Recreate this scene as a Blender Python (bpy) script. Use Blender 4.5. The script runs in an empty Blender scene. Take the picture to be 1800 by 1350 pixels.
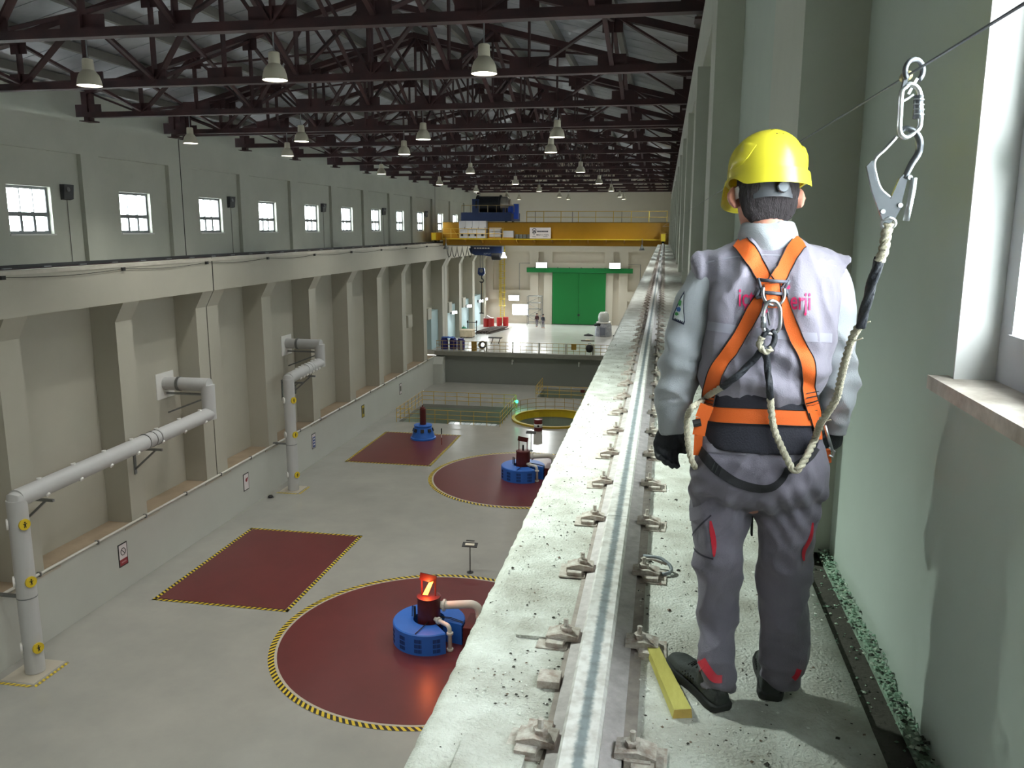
import bpy, bmesh, math, random
from mathutils import Vector, Matrix, noise
from mathutils.bvhtree import BVHTree
random.seed(7)
PI = math.pi
SC = bpy.context.scene
COL = SC.collection
# ---------------------------------------------------------------- camera, world, exposure
# Working frame: X across the hall, Y along it, Z up, the camera at the origin; the whole
# scene is lifted by 16 m at the very end so that the machine hall floor lies at z = 0.
F_PX, PITCH, YAW, ROLL = 1454.1, .18603, .17975, .00294
cp_, sp_, cy_, sy_ = math.cos(PITCH), math.sin(PITCH), math.cos(YAW), math.sin(YAW)
FW = Vector((-sy_*cp_, cy_*cp_, -sp_))
RT = Vector((cy_, sy_, 0)); UP = RT.cross(FW)
RT, UP = RT*math.cos(ROLL)+UP*math.sin(ROLL), UP*math.cos(ROLL)-RT*math.sin(ROLL)
cam = bpy.data.objects.new('camera', bpy.data.cameras.new('camera'))
COL.objects.link(cam)
M3 = Matrix((RT, UP, -FW)).transposed()
cam.matrix_world = M3.to_4x4()
cam.data.sensor_width = 36.0
cam.data.lens = 36.0*F_PX/1800
cam.data.clip_start = .05; cam.data.clip_end = 400
SC.camera = cam
vs = SC.view_settings
vs.view_transform = 'Standard'; vs.look = 'None'; vs.gamma = 1.0; vs.use_curve_mapping = False
vs.exposure = 0.0
W = bpy.data.worlds.new('overcast sky'); SC.world = W; W.use_nodes = True
bg = W.node_tree.nodes['Background']
bg.inputs[0].default_value = (.93, .97, 1, 1); bg.inputs[1].default_value = 23.0
SC.cycles.max_bounces = 7; SC.cycles.diffuse_bounces = 5; SC.cycles.glossy_bounces = 3
SC.cycles.transparent_max_bounces = 8
SC.cycles.sample_clamp_indirect = 6.0
LAMP_W = 1250.0                     # each high bay lamp
LAMP_COL = (1.0, .985, .90)
NEAR_COL = (.86, 1.0, .90)          # the old mercury lamp nearest the walkway

def ray(u, v): return RT*((u-900)/F_PX) - UP*((v-675)/F_PX) + FW
def at(u, v, Y): d = ray(u, v); return d*(Y/d.y)
def atx(u, v, X): d = ray(u, v); return d*(X/d.x)
def atz(u, v, Z): d = ray(u, v); return d*(Z/d.z)

# ---------------------------------------------------------------- materials
def lin(c):
    if isinstance(c, str):
        c = [int(c[i:i+2], 16)/255 for i in (0, 2, 4)]
    return tuple(x/12.92 if x <= .04045 else ((x+.055)/1.055)**2.4 for x in c)
MATS = {}
def mat(name, col, rough=.6, metal=0.0, var=.0, vscale=3.0, bump=0.0, bscale=40.0, emit=None, col2=None, spec=None, stretch=None, sheen=0):
    if name in MATS: return MATS[name]
    m = bpy.data.materials.new(name); m.use_nodes = True
    nt = m.node_tree; b = nt.nodes['Principled BSDF']
    c = lin(col)
    b.inputs['Base Color'].default_value = (*c, 1)
    b.inputs['Roughness'].default_value = rough; b.inputs['Metallic'].default_value = metal
    if spec is not None: b.inputs['Specular IOR Level'].default_value = spec
    if sheen: b.inputs['Sheen Weight'].default_value = sheen
    tc = None
    def coord():
        n = nt.nodes.new('ShaderNodeTexCoord'); o = n.outputs['Object']
        if stretch:
            mp = nt.nodes.new('ShaderNodeMapping'); mp.inputs['Scale'].default_value = stretch
            nt.links.new(o, mp.inputs[0]); o = mp.outputs[0]
        return o
    if var or bump: tc = coord()
    if var:
        n = nt.nodes.new('ShaderNodeTexNoise'); n.inputs['Scale'].default_value = vscale; n.inputs['Detail'].default_value = 7
        n.inputs['Roughness'].default_value = .62
        r = nt.nodes.new('ShaderNodeValToRGB'); r.color_ramp.elements[0].position = .32; r.color_ramp.elements[1].position = .68
        d = lin(col2) if col2 else tuple(x*(1-var) for x in c)
        r.color_ramp.elements[0].color = (*d, 1); r.color_ramp.elements[1].color = (*c, 1)
        nt.links.new(tc, n.inputs['Vector']); nt.links.new(n.outputs[0], r.inputs[0]); nt.links.new(r.outputs[0], b.inputs['Base Color'])
    if bump:
        n2 = nt.nodes.new('ShaderNodeTexNoise'); n2.inputs['Scale'].default_value = bscale; n2.inputs['Detail'].default_value = 5
        bp = nt.nodes.new('ShaderNodeBump'); bp.inputs['Strength'].default_value = bump; bp.inputs['Distance'].default_value = .01
        nt.links.new(tc, n2.inputs['Vector']); nt.links.new(n2.outputs[0], bp.inputs['Height']); nt.links.new(bp.outputs[0], b.inputs['Normal'])
    if emit:
        b.inputs['Emission Color'].default_value = (*lin(emit[0]), 1); b.inputs['Emission Strength'].default_value = emit[1]
    MATS[name] = m
    return m
def crease(m, scale, strength, dist, stretch):
    """soft fold relief for cloth, added under the weave bump"""
    nt = m.node_tree; b = nt.nodes['Principled BSDF']; tc = nt.nodes.new('ShaderNodeTexCoord'); mp = nt.nodes.new('ShaderNodeMapping')
    mp.inputs['Scale'].default_value = stretch; mp.inputs['Rotation'].default_value = (0, .35, 0)
    n = nt.nodes.new('ShaderNodeTexNoise'); n.inputs['Scale'].default_value = scale; n.inputs['Detail'].default_value = 2.5; n.inputs['Distortion'].default_value = .9
    try: n.noise_type = 'RIDGED_MULTIFRACTAL'
    except Exception: pass
    bp = nt.nodes.new('ShaderNodeBump'); bp.inputs['Strength'].default_value = strength; bp.inputs['Distance'].default_value = dist
    nt.links.new(tc.outputs['Object'], mp.inputs[0]); nt.links.new(mp.outputs[0], n.inputs['Vector']); nt.links.new(n.outputs[0], bp.inputs['Height'])
    old = b.inputs['Normal'].links
    if old: nt.links.new(bp.outputs[0], old[0].from_node.inputs['Normal'])
    else: nt.links.new(bp.outputs[0], b.inputs['Normal'])
def glass_mat():
    m = bpy.data.materials.new('window glass'); m.use_nodes = True; nt = m.node_tree
    nt.nodes.clear()
    o = nt.nodes.new('ShaderNodeOutputMaterial'); mx = nt.nodes.new('ShaderNodeMixShader')
    t = nt.nodes.new('ShaderNodeBsdfTransparent'); t.inputs[0].default_value = (.95, .98, .97, 1)
    g = nt.nodes.new('ShaderNodeBsdfGlossy'); g.inputs['Roughness'].default_value = .03
    mx.inputs[0].default_value = .06; nt.links.new(t.outputs[0], mx.inputs[1]); nt.links.new(g.outputs[0], mx.inputs[2])
    nt.links.new(mx.outputs[0], o.inputs[0]); return m
GLASS = glass_mat()
wall_m = mat('cream wall paint', 'b5b2a5', .75, var=.07, vscale=.35, bump=.08, bscale=6)
wallgrey_m = mat('pale grey wainscot paint', 'c3c5bf', .6, var=.06, vscale=.4)
upper_m = mat('grey green upper wall paint', 'b9bbb0', .8, var=.10, vscale=.5)
ledge_m = mat('dusty ledge', 'a4927c', .9, var=.15, vscale=1.5)
end_m = mat('beige end wall paint', 'd3ccbd', .75, var=.06, vscale=.4)
floor_m = mat('grey epoxy floor', 'a9a8a2', .22, var=.10, vscale=.28, col2='9a9a96', bump=.03, bscale=1.2)
bay_m = mat('pale assembly bay floor', 'c4c5c0', .2, var=.10, vscale=.4)
redfloor_m = mat('oxide red floor paint', '6c3031', .33, var=.18, vscale=.5, bump=.05, bscale=5)
yellow_m = mat('hazard yellow', 'd9bd2c', .5); black_m = mat('black paint', '141414', .5)
cream_line_m = mat('pale line paint', 'b9b2a4', .5)
steel_m = mat('oxidised truss steel', '46292a', .6, metal=.0, var=.35, vscale=1.2, col2='2b1d21')
purlin_m = mat('grey purlin paint', '6f6d68', .6, var=.2, vscale=1)
roof_m = mat('grey roof sheet', 'b4b8be', .42, metal=.15, var=.2, vscale=.35, col2='858a92')
roofdark_m = mat('roof seam', '2c2d30', .8)
lampwhite_m = mat('lamp enamel', 'b9b3a0', .5)
lampglow_m = mat('lamp lens glow', 'ffffff', .5, emit=('fff8ea', 9.0))
pipe_m = mat('pale grey pipe jacket', 'c2c3c4', .45, var=.05, vscale=1.2)
pipewhite_m = mat('white pipe paint', 'dedcd4', .4)
galv_m = mat('galvanised metal', '8d9092', .4, metal=.7, var=.2, vscale=6)
blue_m = mat('blue machine enamel', '2f6fd0', .4, var=.06, vscale=2)
bluedark_m = mat('dark vent slots', '14326e', .6)
maroon_m = mat('maroon machine paint', '5a1c1c', .45, var=.15, vscale=2)
crane_m = mat('crane yellow paint', 'b8850f', .45, var=.12, vscale=.8)
craneblue_m = mat('crane navy paint', '1b2f5c', .45, var=.15, vscale=1.5)
cranebrt_m = mat('bright blue motor paint', '2d55c8', .4)
rail_y_m = mat('yellow guard rail paint', 'c7a445', .5)
railtan_m = mat('tan guard rail paint', 'a68d58', .5)
green_m = mat('green door paint', '0f7a37', .5, var=.05, vscale=.5)
flood_m = mat('floodlight glow', 'ffffff', .5, emit=('fbffff', 14.0))
cabinet_m = mat('cabinet light grey', 'c6c5c8', .45)
dark_m = mat('dark grey plastic', '26272a', .5)
white_m = mat('white plastic', 'e8e8e6', .4)
red_m = mat('red drum paint', 'c2302f', .45, var=.1)
rubber_m = mat('black rubber', '17181a', .7)
wood_m = mat('pale timber', 'c9b79a', .7, var=.2, vscale=4)
bluetarp_m = mat('blue tarpaulin', '2f63b8', .6, var=.2, vscale=3)
indigo_m = mat('indigo plastic', '2b2a7a', .5)
rust_m = mat('rusty steel bars', '5a4a44', .7, var=.3, vscale=5)
wrap_m = mat('cling wrapped machine', 'bfc4cf', .25, var=.2, vscale=3, col2='8b90a2')
teal_m = mat('green plastic can', '1d8a68', .5)
conc_m = mat('rough white washed concrete', 'dcdcd6', .9, var=.22, vscale=4.5, col2='aaa69c', bump=1.0, bscale=90)
concgreen_m = mat('mint painted concrete', 'a4bda9', .85, var=.2, vscale=4, bump=.5, bscale=40)
mint_m = mat('pale grey green wall paint', 'b9c5bb', .7, var=.08, vscale=1.1, bump=.06, bscale=18)
rightwall_m = mat('grey sage wall paint', 'c3c7bc', .7, var=.10, vscale=1.2, bump=.05, bscale=15)
clip_m = mat('dusty rail clip', 'cfc9c2', .8, var=.45, vscale=30, col2='9a877c', bump=.4, bscale=90)
foot_m = mat('dusty pinkish rail foot', 'd3caca', .8, var=.3, vscale=18, bump=.3, bscale=60)
pvc_m = mat('white pvc window frame', 'cfd0d6', .35)
plaster_m = mat('white reveal plaster', 'd8d8d6', .8, var=.06, vscale=4)
marble_m = mat('dusty marble sill', 'd9d0c6', .55, var=.25, vscale=9, col2='a89c90')

# ---------------------------------------------------------------- mesh builder
class MB:
    def __init__(s): s.v = []; s.f = []; s.m = []
    def add(s, vs, fs, mi=0):
        o = len(s.v); s.v += [Vector(p) for p in vs]
        for f in fs: s.f.append(tuple(i+o for i in f)); s.m.append(mi)
        return s
    def box(s, x0, x1, y0, y1, z0, z1, mi=0):
        if x0 > x1: x0, x1 = x1, x0
        if y0 > y1: y0, y1 = y1, y0
        if z0 > z1: z0, z1 = z1, z0
        return s.add([(x0,y0,z0),(x1,y0,z0),(x1,y1,z0),(x0,y1,z0),(x0,y0,z1),(x1,y0,z1),(x1,y1,z1),(x0,y1,z1)],
              [(3,2,1,0),(4,5,6,7),(0,1,5,4),(1,2,6,5),(2,3,7,6),(3,0,4,7)], mi)
    def bar(s, a, b, w, h, mi=0, up=(0,0,1)):
        a = Vector(a); b = Vector(b); d = (b-a).normalized(); u = Vector(up)
        sd = d.cross(u)
        if sd.length < 1e-4: sd = d.cross(Vector((1,0,0)))
        sd.normalize(); u = sd.cross(d); sd = sd*(w/2); u = u*(h/2)
        return s.add([a-sd-u, a+sd-u, a+sd+u, a-sd+u, b-sd-u, b+sd-u, b+sd+u, b-sd+u],
              [(0,1,2,3),(7,6,5,4),(4,5,1,0),(5,6,2,1),(6,7,3,2),(7,4,0,3)], mi)
    def tube(s, pts, r, n=8, mi=0, closed=False, flat=1.0, twist=None, prof=None):
        pts = [Vector(p) for p in pts]; N = len(pts); rs = r if isinstance(r, (list, tuple)) else [r]*N
        tang = []
        for i in range(N):
            a = pts[(i-1) % N] if (closed or i > 0) else pts[i]; b = pts[(i+1) % N] if (closed or i < N-1) else pts[i]
            t = (b-a); tang.append(t.normalized() if t.length > 1e-9 else Vector((0,0,1)))
        ref = Vector((0,0,1)) if abs(tang[0].z) < .9 else Vector((0,1,0))
        nn = (ref - tang[0]*ref.dot(tang[0])).normalized(); o = len(s.v)
        for i in range(N):
            t = tang[i]; nn = nn - t*nn.dot(t)
            nn = nn.normalized() if nn.length > 1e-6 else t.orthogonal().normalized()
            bn = t.cross(nn); ph = twist[i] if twist else 0
            for k in range(n):
                a = 2*PI*k/n; rr = rs[i]*(prof[k] if prof else 1)
                s.v.append(pts[i] + nn*(math.cos(a+ph)*rr) + bn*(math.sin(a+ph)*rr*flat))
        L = N if closed else N-1
        for i in range(L):
            j = (i+1) % N
            for k in range(n):
                k2 = (k+1) % n
                s.f.append((o+i*n+k, o+i*n+k2, o+j*n+k2, o+j*n+k)); s.m.append(mi)
        if not closed:
            s.f.append(tuple(o+k for k in reversed(range(n)))); s.m.append(mi)
            s.f.append(tuple(o+(N-1)*n+k for k in range(n))); s.m.append(mi)
        return s
    def lathe(s, prof, c=(0,0,0), n=24, mi=0, axis='z', a0=0, a1=2*PI, cap=True):
        c = Vector(c); full = abs(a1-a0-2*PI) < 1e-6; o = len(s.v); cnt = n if full else n+1
        for (r, h) in prof:
            for k in range(cnt):
                a = a0+(a1-a0)*k/n; x = r*math.cos(a); y = r*math.sin(a)
                p = {'z': (x,y,h), 'x': (h,x,y), 'y': (y,h,x)}[axis]
                s.v.append(c+Vector(p))
        for i in range(len(prof)-1):
            for k in range(n):
                k2 = (k+1) % cnt
                s.f.append((o+i*cnt+k, o+i*cnt+k2, o+(i+1)*cnt+k2, o+(i+1)*cnt+k)); s.m.append(mi)
        if full and cap:
            if prof[0][0] > 1e-6: s.f.append(tuple(o+k for k in reversed(range(cnt)))); s.m.append(mi)
            if prof[-1][0] > 1e-6: s.f.append(tuple(o+(len(prof)-1)*cnt+k for k in range(cnt))); s.m.append(mi)
        return s
    def prism(s, poly, axis, a0, a1, mi=0):
        def P(p, a): return {'y': (p[0], a, p[1]), 'x': (a, p[0], p[1]), 'z': (p[0], p[1], a)}[axis]
        n = len(poly)
        return s.add([P(p, a0) for p in poly]+[P(p, a1) for p in poly],
              [tuple(range(n)), tuple(reversed(range(n, 2*n)))]+[(i, i+n, (i+1) % n+n, (i+1) % n) for i in range(n)], mi)
    def loft(s, rings, mi=0):
        o = len(s.v); n = len(rings[0])
        for r in rings: s.v += [Vector(p) for p in r]
        for i in range(len(rings)-1):
            for k in range(n):
                k2 = (k+1) % n; s.f.append((o+i*n+k, o+i*n+k2, o+(i+1)*n+k2, o+(i+1)*n+k)); s.m.append(mi)
        s.f.append(tuple(o+k for k in reversed(range(n)))); s.m.append(mi)
        s.f.append(tuple(o+(len(rings)-1)*n+k for k in range(n))); s.m.append(mi)
        return s
    def build(s, name, mats, parent=None, smooth=False, loc=None, fix=True, auto=None):
        off = Vector((0,0,0)); p = parent
        while p is not None: off += p.location; p = p.parent
        l = Vector(loc) if loc is not None else Vector((0,0,0))
        me = bpy.data.meshes.new(name)
        me.from_pydata([v-off-l for v in s.v], [], s.f)
        if not isinstance(mats, (list, tuple)): mats = [mats]
        for m in mats: me.materials.append(m)
        if len(mats) > 1: me.polygons.foreach_set('material_index', s.m)
        if fix:
            bm = bmesh.new(); bm.from_mesh(me); bmesh.ops.recalc_face_normals(bm, faces=bm.faces); bm.to_mesh(me); bm.free()
        if smooth:
            me.polygons.foreach_set('use_smooth', [True]*len(me.polygons))
            if auto is not None:
                try: me.set_sharp_from_angle(angle=math.radians(auto))
                except Exception: pass
        o = bpy.data.objects.new(name, me); COL.objects.link(o); o.location = l
        if parent is not None: o.parent = parent
        return o
def bx(*a): return MB().box(*a)
def tag(o, label=None, cat=None, group=None, kind=None):
    if label: o['label'] = label
    if cat: o['category'] = cat
    if group: o['group'] = group
    if kind: o['kind'] = kind
    return o
def thing(name, label, cat, loc=(0,0,0), group=None):
    o = bpy.data.objects.new(name, None); COL.objects.link(o); o.location = loc; o.empty_display_size = .2
    return tag(o, label, cat, group)
def struct(o): o['kind'] = 'structure'; return o
def dup(root, loc=None, parent=None):
    c = root.copy(); COL.objects.link(c)
    if parent is not None: c.parent = parent
    if loc is not None: c.location = loc
    for ch in list(root.children): dup(ch, None, c)
    return c
def arc(c, a, b, a0, a1, n):   # points on an ellipse arc, a and b the two axis vectors
    return [Vector(c)+Vector(a)*math.cos(a0+(a1-a0)*i/n)+Vector(b)*math.sin(a0+(a1-a0)*i/n) for i in range(n+1)]
def bend(pts, r, n=6):         # a polyline with its corners rounded
    pts = [Vector(p) for p in pts]; out = [pts[0]]
    for i in range(1, len(pts)-1):
        a, b, c = pts[i-1], pts[i], pts[i+1]; d1 = (a-b); d2 = (c-b); rr = min(r, d1.length*.49, d2.length*.49)
        p = b+d1.normalized()*rr; q = b+d2.normalized()*rr
        for k in range(n+1):
            t = k/n; out.append(p*(1-t)**2+b*2*t*(1-t)+q*t*t)
    out.append(pts[-1]); return out
ORD = ['first','second','third','fourth','fifth','sixth','seventh','eighth','ninth','tenth','eleventh','twelfth','thirteenth','fourteenth','fifteenth','sixteenth','seventeenth','eighteenth']
# ================================================================ THE SETTING
ZF, ZB, ZP = -16.0, -12.6, -1.53          # machine hall floor, assembly bay floor, crane beam walkway
YE = 83.0                                  # edge of the assembly bay
PIT = (-21.5, -12.9, 65.0, 72.3); PIT2 = (-11.6, -5.0, 77.4, 82.0)
RC, RR = Vector((-8.9, 68.3, 0)), 3.2
fl = MB()
def slab(x0, x1, y0, y1): fl.box(x0, x1, y0, y1, ZF-.3, ZF)
XL, XR = -23.3, .25
slab(XL, XR, -8, 65.0); slab(XL, PIT[0], 65, 72.3); slab(PIT[1], -12.3, 65, 72.3); slab(-5.5, XR, 65, 72.3)
slab(XL, XR, 72.3, 77.4); slab(XL, PIT2[0], 77.4, 82); slab(PIT2[1], XR, 77.4, 82); slab(XL, XR, 82, 83.4)
rx0, rx1, ry0, ry1 = -12.3, -5.5, 65.0, 72.3
N = 48; inner = []; outer = []
for k in range(N):
    a = 2*PI*k/N; c, s_ = math.cos(a), math.sin(a); inner.append((RC.x+RR*c, RC.y+RR*s_))
    t = min(((rx1 if c > 0 else rx0)-RC.x)/c if abs(c) > 1e-6 else 1e9, ((ry1 if s_ > 0 else ry0)-RC.y)/s_ if abs(s_) > 1e-6 else 1e9)
    outer.append((RC.x+t*c, RC.y+t*s_))
for (cx, cy) in ((rx0,ry0),(rx1,ry0),(rx0,ry1),(rx1,ry1)):        # snap the nearest sample to each corner
    k = min(range(N), key=lambda i: (outer[i][0]-cx)**2+(outer[i][1]-cy)**2); outer[k] = (cx, cy)
for k in range(N):
    k2 = (k+1) % N
    vs_ = [(*inner[k], ZF), (*inner[k2], ZF), (*outer[k2], ZF), (*outer[k], ZF), (*inner[k], ZF-.3), (*inner[k2], ZF-.3), (*outer[k2], ZF-.3), (*outer[k], ZF-.3)]
    fl.add(vs_, [(0,1,2,3),(7,6,5,4),(0,4,5,1)])
FLOOR = struct(fl.build('floor', floor_m))
pitmat = mat('pale green pit paint', '9fab9c', .5, var=.15, vscale=.6); pitfloor = mat('dark pit floor', '5d6e6a', .2, var=.3, vscale=.4)
def pit(x0, x1, y0, y1, d):
    m = MB(); t = .25
    m.box(x0-t, x0, y0-t, y1+t, ZF-d, ZF-.3); m.box(x1, x1+t, y0-t, y1+t, ZF-d, ZF-.3)
    m.box(x0, x1, y0-t, y0, ZF-d, ZF-.3); m.box(x0, x1, y1, y1+t, ZF-d, ZF-.3)
    m.build('pit_wall', pitmat, FLOOR); bx(x0-t, x1+t, y0-t, y1+t, ZF-d-.2, ZF-d).build('pit_bottom', pitfloor, FLOOR)
pit(*PIT, 3.2); pit(*PIT2, 3.2)
MB().lathe([(RR+.25, ZF-2.6), (RR+.25, ZF-.3), (RR, ZF-.3), (RR, ZF-2.6)], (RC.x, RC.y, 0), 48, cap=False).build('pit_wall', pitmat, FLOOR)
MB().lathe([(0, ZF-2.7), (RR+.25, ZF-2.7), (RR+.25, ZF-2.6), (0, ZF-2.6)], (RC.x, RC.y, 0), 48).build('pit_bottom', pitfloor, FLOOR)
BAY = struct(bx(-24.5, .25, 83.4, 110, ZB-.5, ZB).build('floor', bay_m))
# step wall between the two floors
sw = struct(bx(-23.3, .25, 83.4, 83.9, ZF, ZB-.5).build('wall_step', mat('grey step wall paint', '8f928e', .6, var=.06, vscale=.4)))
bx(-23.3, .25, 82.75, 83.4, ZB-.45, ZB).build('slab_edge', mat('bay slab edge', '8d8c84', .7, var=.1), sw)
# -------- left wall
ST = [5.4, 12.05, 18.72, 25.4, 32.04, 38.39, 45.43, 52.11, 58.95, 65.62, 72.2, 79.0, 86.2, 93.7, 100.6, 107.4]
WL = struct(bx(-25.1, -24.5, -8, 110, ZF, -3.2).build('wall_left', wall_m))
bx(-24.5, -23.3, -8, 83.4, ZF, -13.2).build('wainscot', [wallgrey_m], WL)
bx(-24.5, -23.32, -8, 83.4, -13.2, -13.17).build('ledge', ledge_m, WL)
bx(-25.1, -22.83, -8, 110, -3.2, ZP).build('crane_beam', wall_m, WL)
bx(-23.05, -22.8, -8, 110, ZP-.16, ZP-.02).build('beam_lip', mat('pale beam lip', 'cbc6ba', .7, var=.2, vscale=1.5), WL)
jd = mat('dark expansion joint', '2a2826', .8)
for i, y in enumerate(ST):
    parts = [(y, y+.97), (y+1.06, y+2.13)] if i in (5, 12) else [(y, y+1.14)]
    z0 = -13.17 if y < 83 else ZB
    for (a, b) in parts:
        m = MB().box(-24.5, -23.3, a, b, z0, -4.05)
        m.prism([(-24.5,-4.05),(-23.3,-4.05),(-22.84,-3.2),(-24.5,-3.2)], 'y', a, b)
        m.build('column', wall_m, WL)
    if len(parts) == 2:
        j = MB().box(-23.6, -23.33, y+.97, y+1.06, z0, -4.05)
        j.prism([(-23.6,-4.05),(-23.34,-4.05),(-22.88,-3.2),(-23.6,-3.2)], 'y', y+.97, y+1.06)
        j.box(-22.9, -22.815, y+.98, y+1.05, -3.2, ZP); j.build('expansion_joint', jd, WL)
for (u, v, u2, v2) in ((715,555,731,575),(750,543,765,562),(787,532,796,548),(812,524,820,540)):
    p = atx(u, v, -23.75); q = atx(u2, v2, -23.75)
    bx(-24.5, -23.6, p.y, p.y+1.3, p.z-1.15, p.z).build('beam_stub', wall_m, WL)
bluepan_m = mat('pale blue alcove paint', 'b4cdd3', .6, var=.05, vscale=.5)
for a, b_ in ((83.5,86.2),(88.33,93.7),(94.84,100.6),(101.74,107.4)): bx(-24.5, -23.8, a, b_, ZB, -8.6).build('alcove_panel', bluepan_m, WL)
# end hump of the wainscot where the bay begins
MB().prism([(83.4-.0,ZF),(82.2,ZF),(82.2,-13.9),(82.7,-13.2),(83.4,-13.2)], 'x', -23.3, -22.3).build('end_block', wallgrey_m, WL)
# upper wall with the windows
WU = struct(MB().box(-25.4, -24.95, -8, 110, 4.35, 5.75).build('wall_left_upper', upper_m))
WY = [28.0+6.66*k+(1.0 if k >= 9 else 0) for k in range(-5, 12)]
ww = 2.32; z0w, z1w = -.27, 1.58
m = MB(); m.box(-24.9, -24.45, -8, 110, ZP, z0w); m.box(-24.9, -24.45, -8, 110, z1w, 4.35)
ys = [-8]+[q for y in WY for q in (y, y+ww)]+[110]
for a, b in zip(ys[0::2], ys[1::2]): m.box(-24.9, -24.45, a, b, z0w, z1w)
m.build('panel', upper_m, WU)
bx(-24.45, -24.25, -8, 110, 3.0, 4.35).build('frieze', upper_m, WU)
for i, y in enumerate(ST):
    w = 2.1 if i in (5, 12) else 1.14
    bx(-24.45, -24.25, y, y+w, ZP, 3.0).build('pilaster', upper_m, WU)
    if i in (5, 12): bx(-24.26, -24.235, y+1.0, y+1.05, ZP, 4.35).build('expansion_joint', jd, WU)
def make_window(n, x_in, x_out, y0, y1, za, zb, frame_m, ncol, zsplit, fw=.07, sgn=1):
    o = struct(MB().box(x_in, x_out, y0, y0+fw, za, zb).box(x_in, x_out, y1-fw, y1, za, zb).box(x_in, x_out, y0+fw, y1-fw, za, za+fw).box(x_in, x_out, y0+fw, y1-fw, zb-fw, zb).build('window_%d' % n, frame_m))
    xm = (x_in+x_out)/2
    bx(x_in, x_out, y0+fw, y1-fw, zsplit-fw*.75, zsplit+fw*.75).build('transom', frame_m, o)
    for k in range(ncol):
        a = y0+fw+(y1-y0-2*fw)*k/ncol; b = y0+fw+(y1-y0-2*fw)*(k+1)/ncol
        if k:
            bx(x_in+.005, x_out-.005, a-fw*.6, a+fw*.6, za+fw, zsplit-fw*.6).build('mullion', frame_m, o)
            bx(x_in+.01, x_out-.01, a-fw*.18, a+fw*.18, zsplit+fw*.6, zb-fw).build('mullion', frame_m, o)
        bx(xm-.004, xm+.004, a+.01, b-.01, za+fw-.01, zsplit).build('pane', GLASS, o)
        bx(xm-.004, xm+.004, a+.01, b-.01, zsplit, zb-fw+.01).build('pane', GLASS, o)
    return o
wf_m = mat('grey window bars', '6f7274', .5)
for i, y in enumerate(WY):
    w = make_window(i+1, -24.62, -24.72, y, y+ww, z0w, z1w, wf_m, 3, z0w+.76, .11)
    bx(-24.72, -24.38, y-.05, y+ww+.05, z0w-.06, z0w-.005).build('sill', plaster_m, w)
# -------- end wall
EW = struct(MB().box(-25, 1.4, 109.9, 110.3, ZB-.5, -11.55).box(-25, -20.0, 109.9, 110.3, -11.55, -10.0).box(-17.8, 1.4, 109.9, 110.3, -11.55, -10.0)
            .box(-25, 1.4, 109.9, 110.3, -10.0, 9.2).build('wall_end', end_m))
for (a, b, c, d) in ((-17.5,-16.38,ZB,-3.05),(-15.63,-14.5,ZB,-3.05),(-7.63,-6.5,ZB,-3.05),(-5.73,-4.6,ZB,-3.05)):
    bx(a, b, 109.45, 109.9, c, d).build('pilaster', end_m, EW)
for (a, b, c, d) in ((-24.5,.9,-3.05,-1.5),(-23.5,-17.5,-9.4,-8.1),(-4.6,.9,-9.4,-8.1),(-14.5,-7.63,-5.1,-4.45),(-23.6,-22.5,-8.1,-3.05)):
    bx(a, b, 109.45, 109.9, c, d).build('band', end_m, EW)
for x in (-16.9, -5.6, -12.0): bx(x-.04, x+.04, 109.86, 109.9, -1.4, 2.2).build('wall_joint', mat('grey joint', '7a756c', .8), EW)
D1 = struct(bx(-14.42, -10.95, 109.2, 109.4, -12.5, -5.75).build('door_1', green_m))
bx(-10.93, -7.42, 109.2, 109.4, -12.5, -5.75).build('door_leaf', green_m, D1)
bx(-17.9, -3.95, 109.1, 109.44, -5.72, -5.1).build('door_track', mat('green track paint', '128040', .45), D1)
bx(-10.95-.09, -10.75, 109.13, 109.2, -11.4, -11.15).build('handle', dark_m, D1)
for k in range(9): bx(-16.9+k*1.55, -16.8+k*1.55, 109.05, 109.12, -5.14, -5.02).build('track_bolt', dark_m, D1)
wfar = struct(MB().box(-20.0, -17.8, 110.0, 110.1, -11.55, -11.47).box(-20, -17.8, 110, 110.1, -10.08, -10.0).box(-20, -19.93, 110, 110.1, -11.5, -10.05).box(-17.87, -17.8, 110, 110.1, -11.5, -10.05).build('window_%d' % (len(WY)+1), pvc_m))
bx(-19.93, -17.87, 110.0, 110.08, -10.83, -10.75).build('transom', pvc_m, wfar)
for k in range(3):
    a = -19.93+k*2.06/3
    bx(a+.02, a+2.06/3-.02, 110.03, 110.04, -10.75, -10.08).build('pane', GLASS, wfar)
    if k: bx(a-.03, a+.03, 110.0, 110.08, -10.75, -10.08).build('mullion', pvc_m, wfar)
bx(-19.92, -17.88, 110.03, 110.04, -11.47, -10.83).build('pane', GLASS, wfar)
# -------- right wall: panel with pilasters and windows; the lit windows are the light of the walkway
XW = .83
WR = struct(bx(.85, 1.4, -8, 110, 3.1, 5.75).build('wall_right', rightwall_m))
rY = [.18+6.67*k-(1.76 if k > 0 else 0) for k in range(-1, 16)]; rw = 2.34; rz0, rz1 = -.42, 1.55
m = MB(); m.box(XW, 1.4, -8, 110, ZP-.3, rz0-.035, 0); m.box(XW, 1.4, -8, 110, rz1, 3.1)
ys = [-8]+[q for y in rY for q in (y, y+rw)]+[110]
for a, b in zip(ys[0::2], ys[1::2]): m.box(XW, 1.4, a, b, rz0-.035, rz1)
m.build('panel', mint_m, WR)
for k in range(16):
    y = 3.97+6.67*k; xl = .56 if k == 0 else .51
    bx(xl, XW, y, y+1.13, ZP, 3.1).build('pilaster', rightwall_m, WR)
bx(.6, .85, -8, 110, 3.1, 4.35).build('frieze', rightwall_m, WR)
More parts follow.
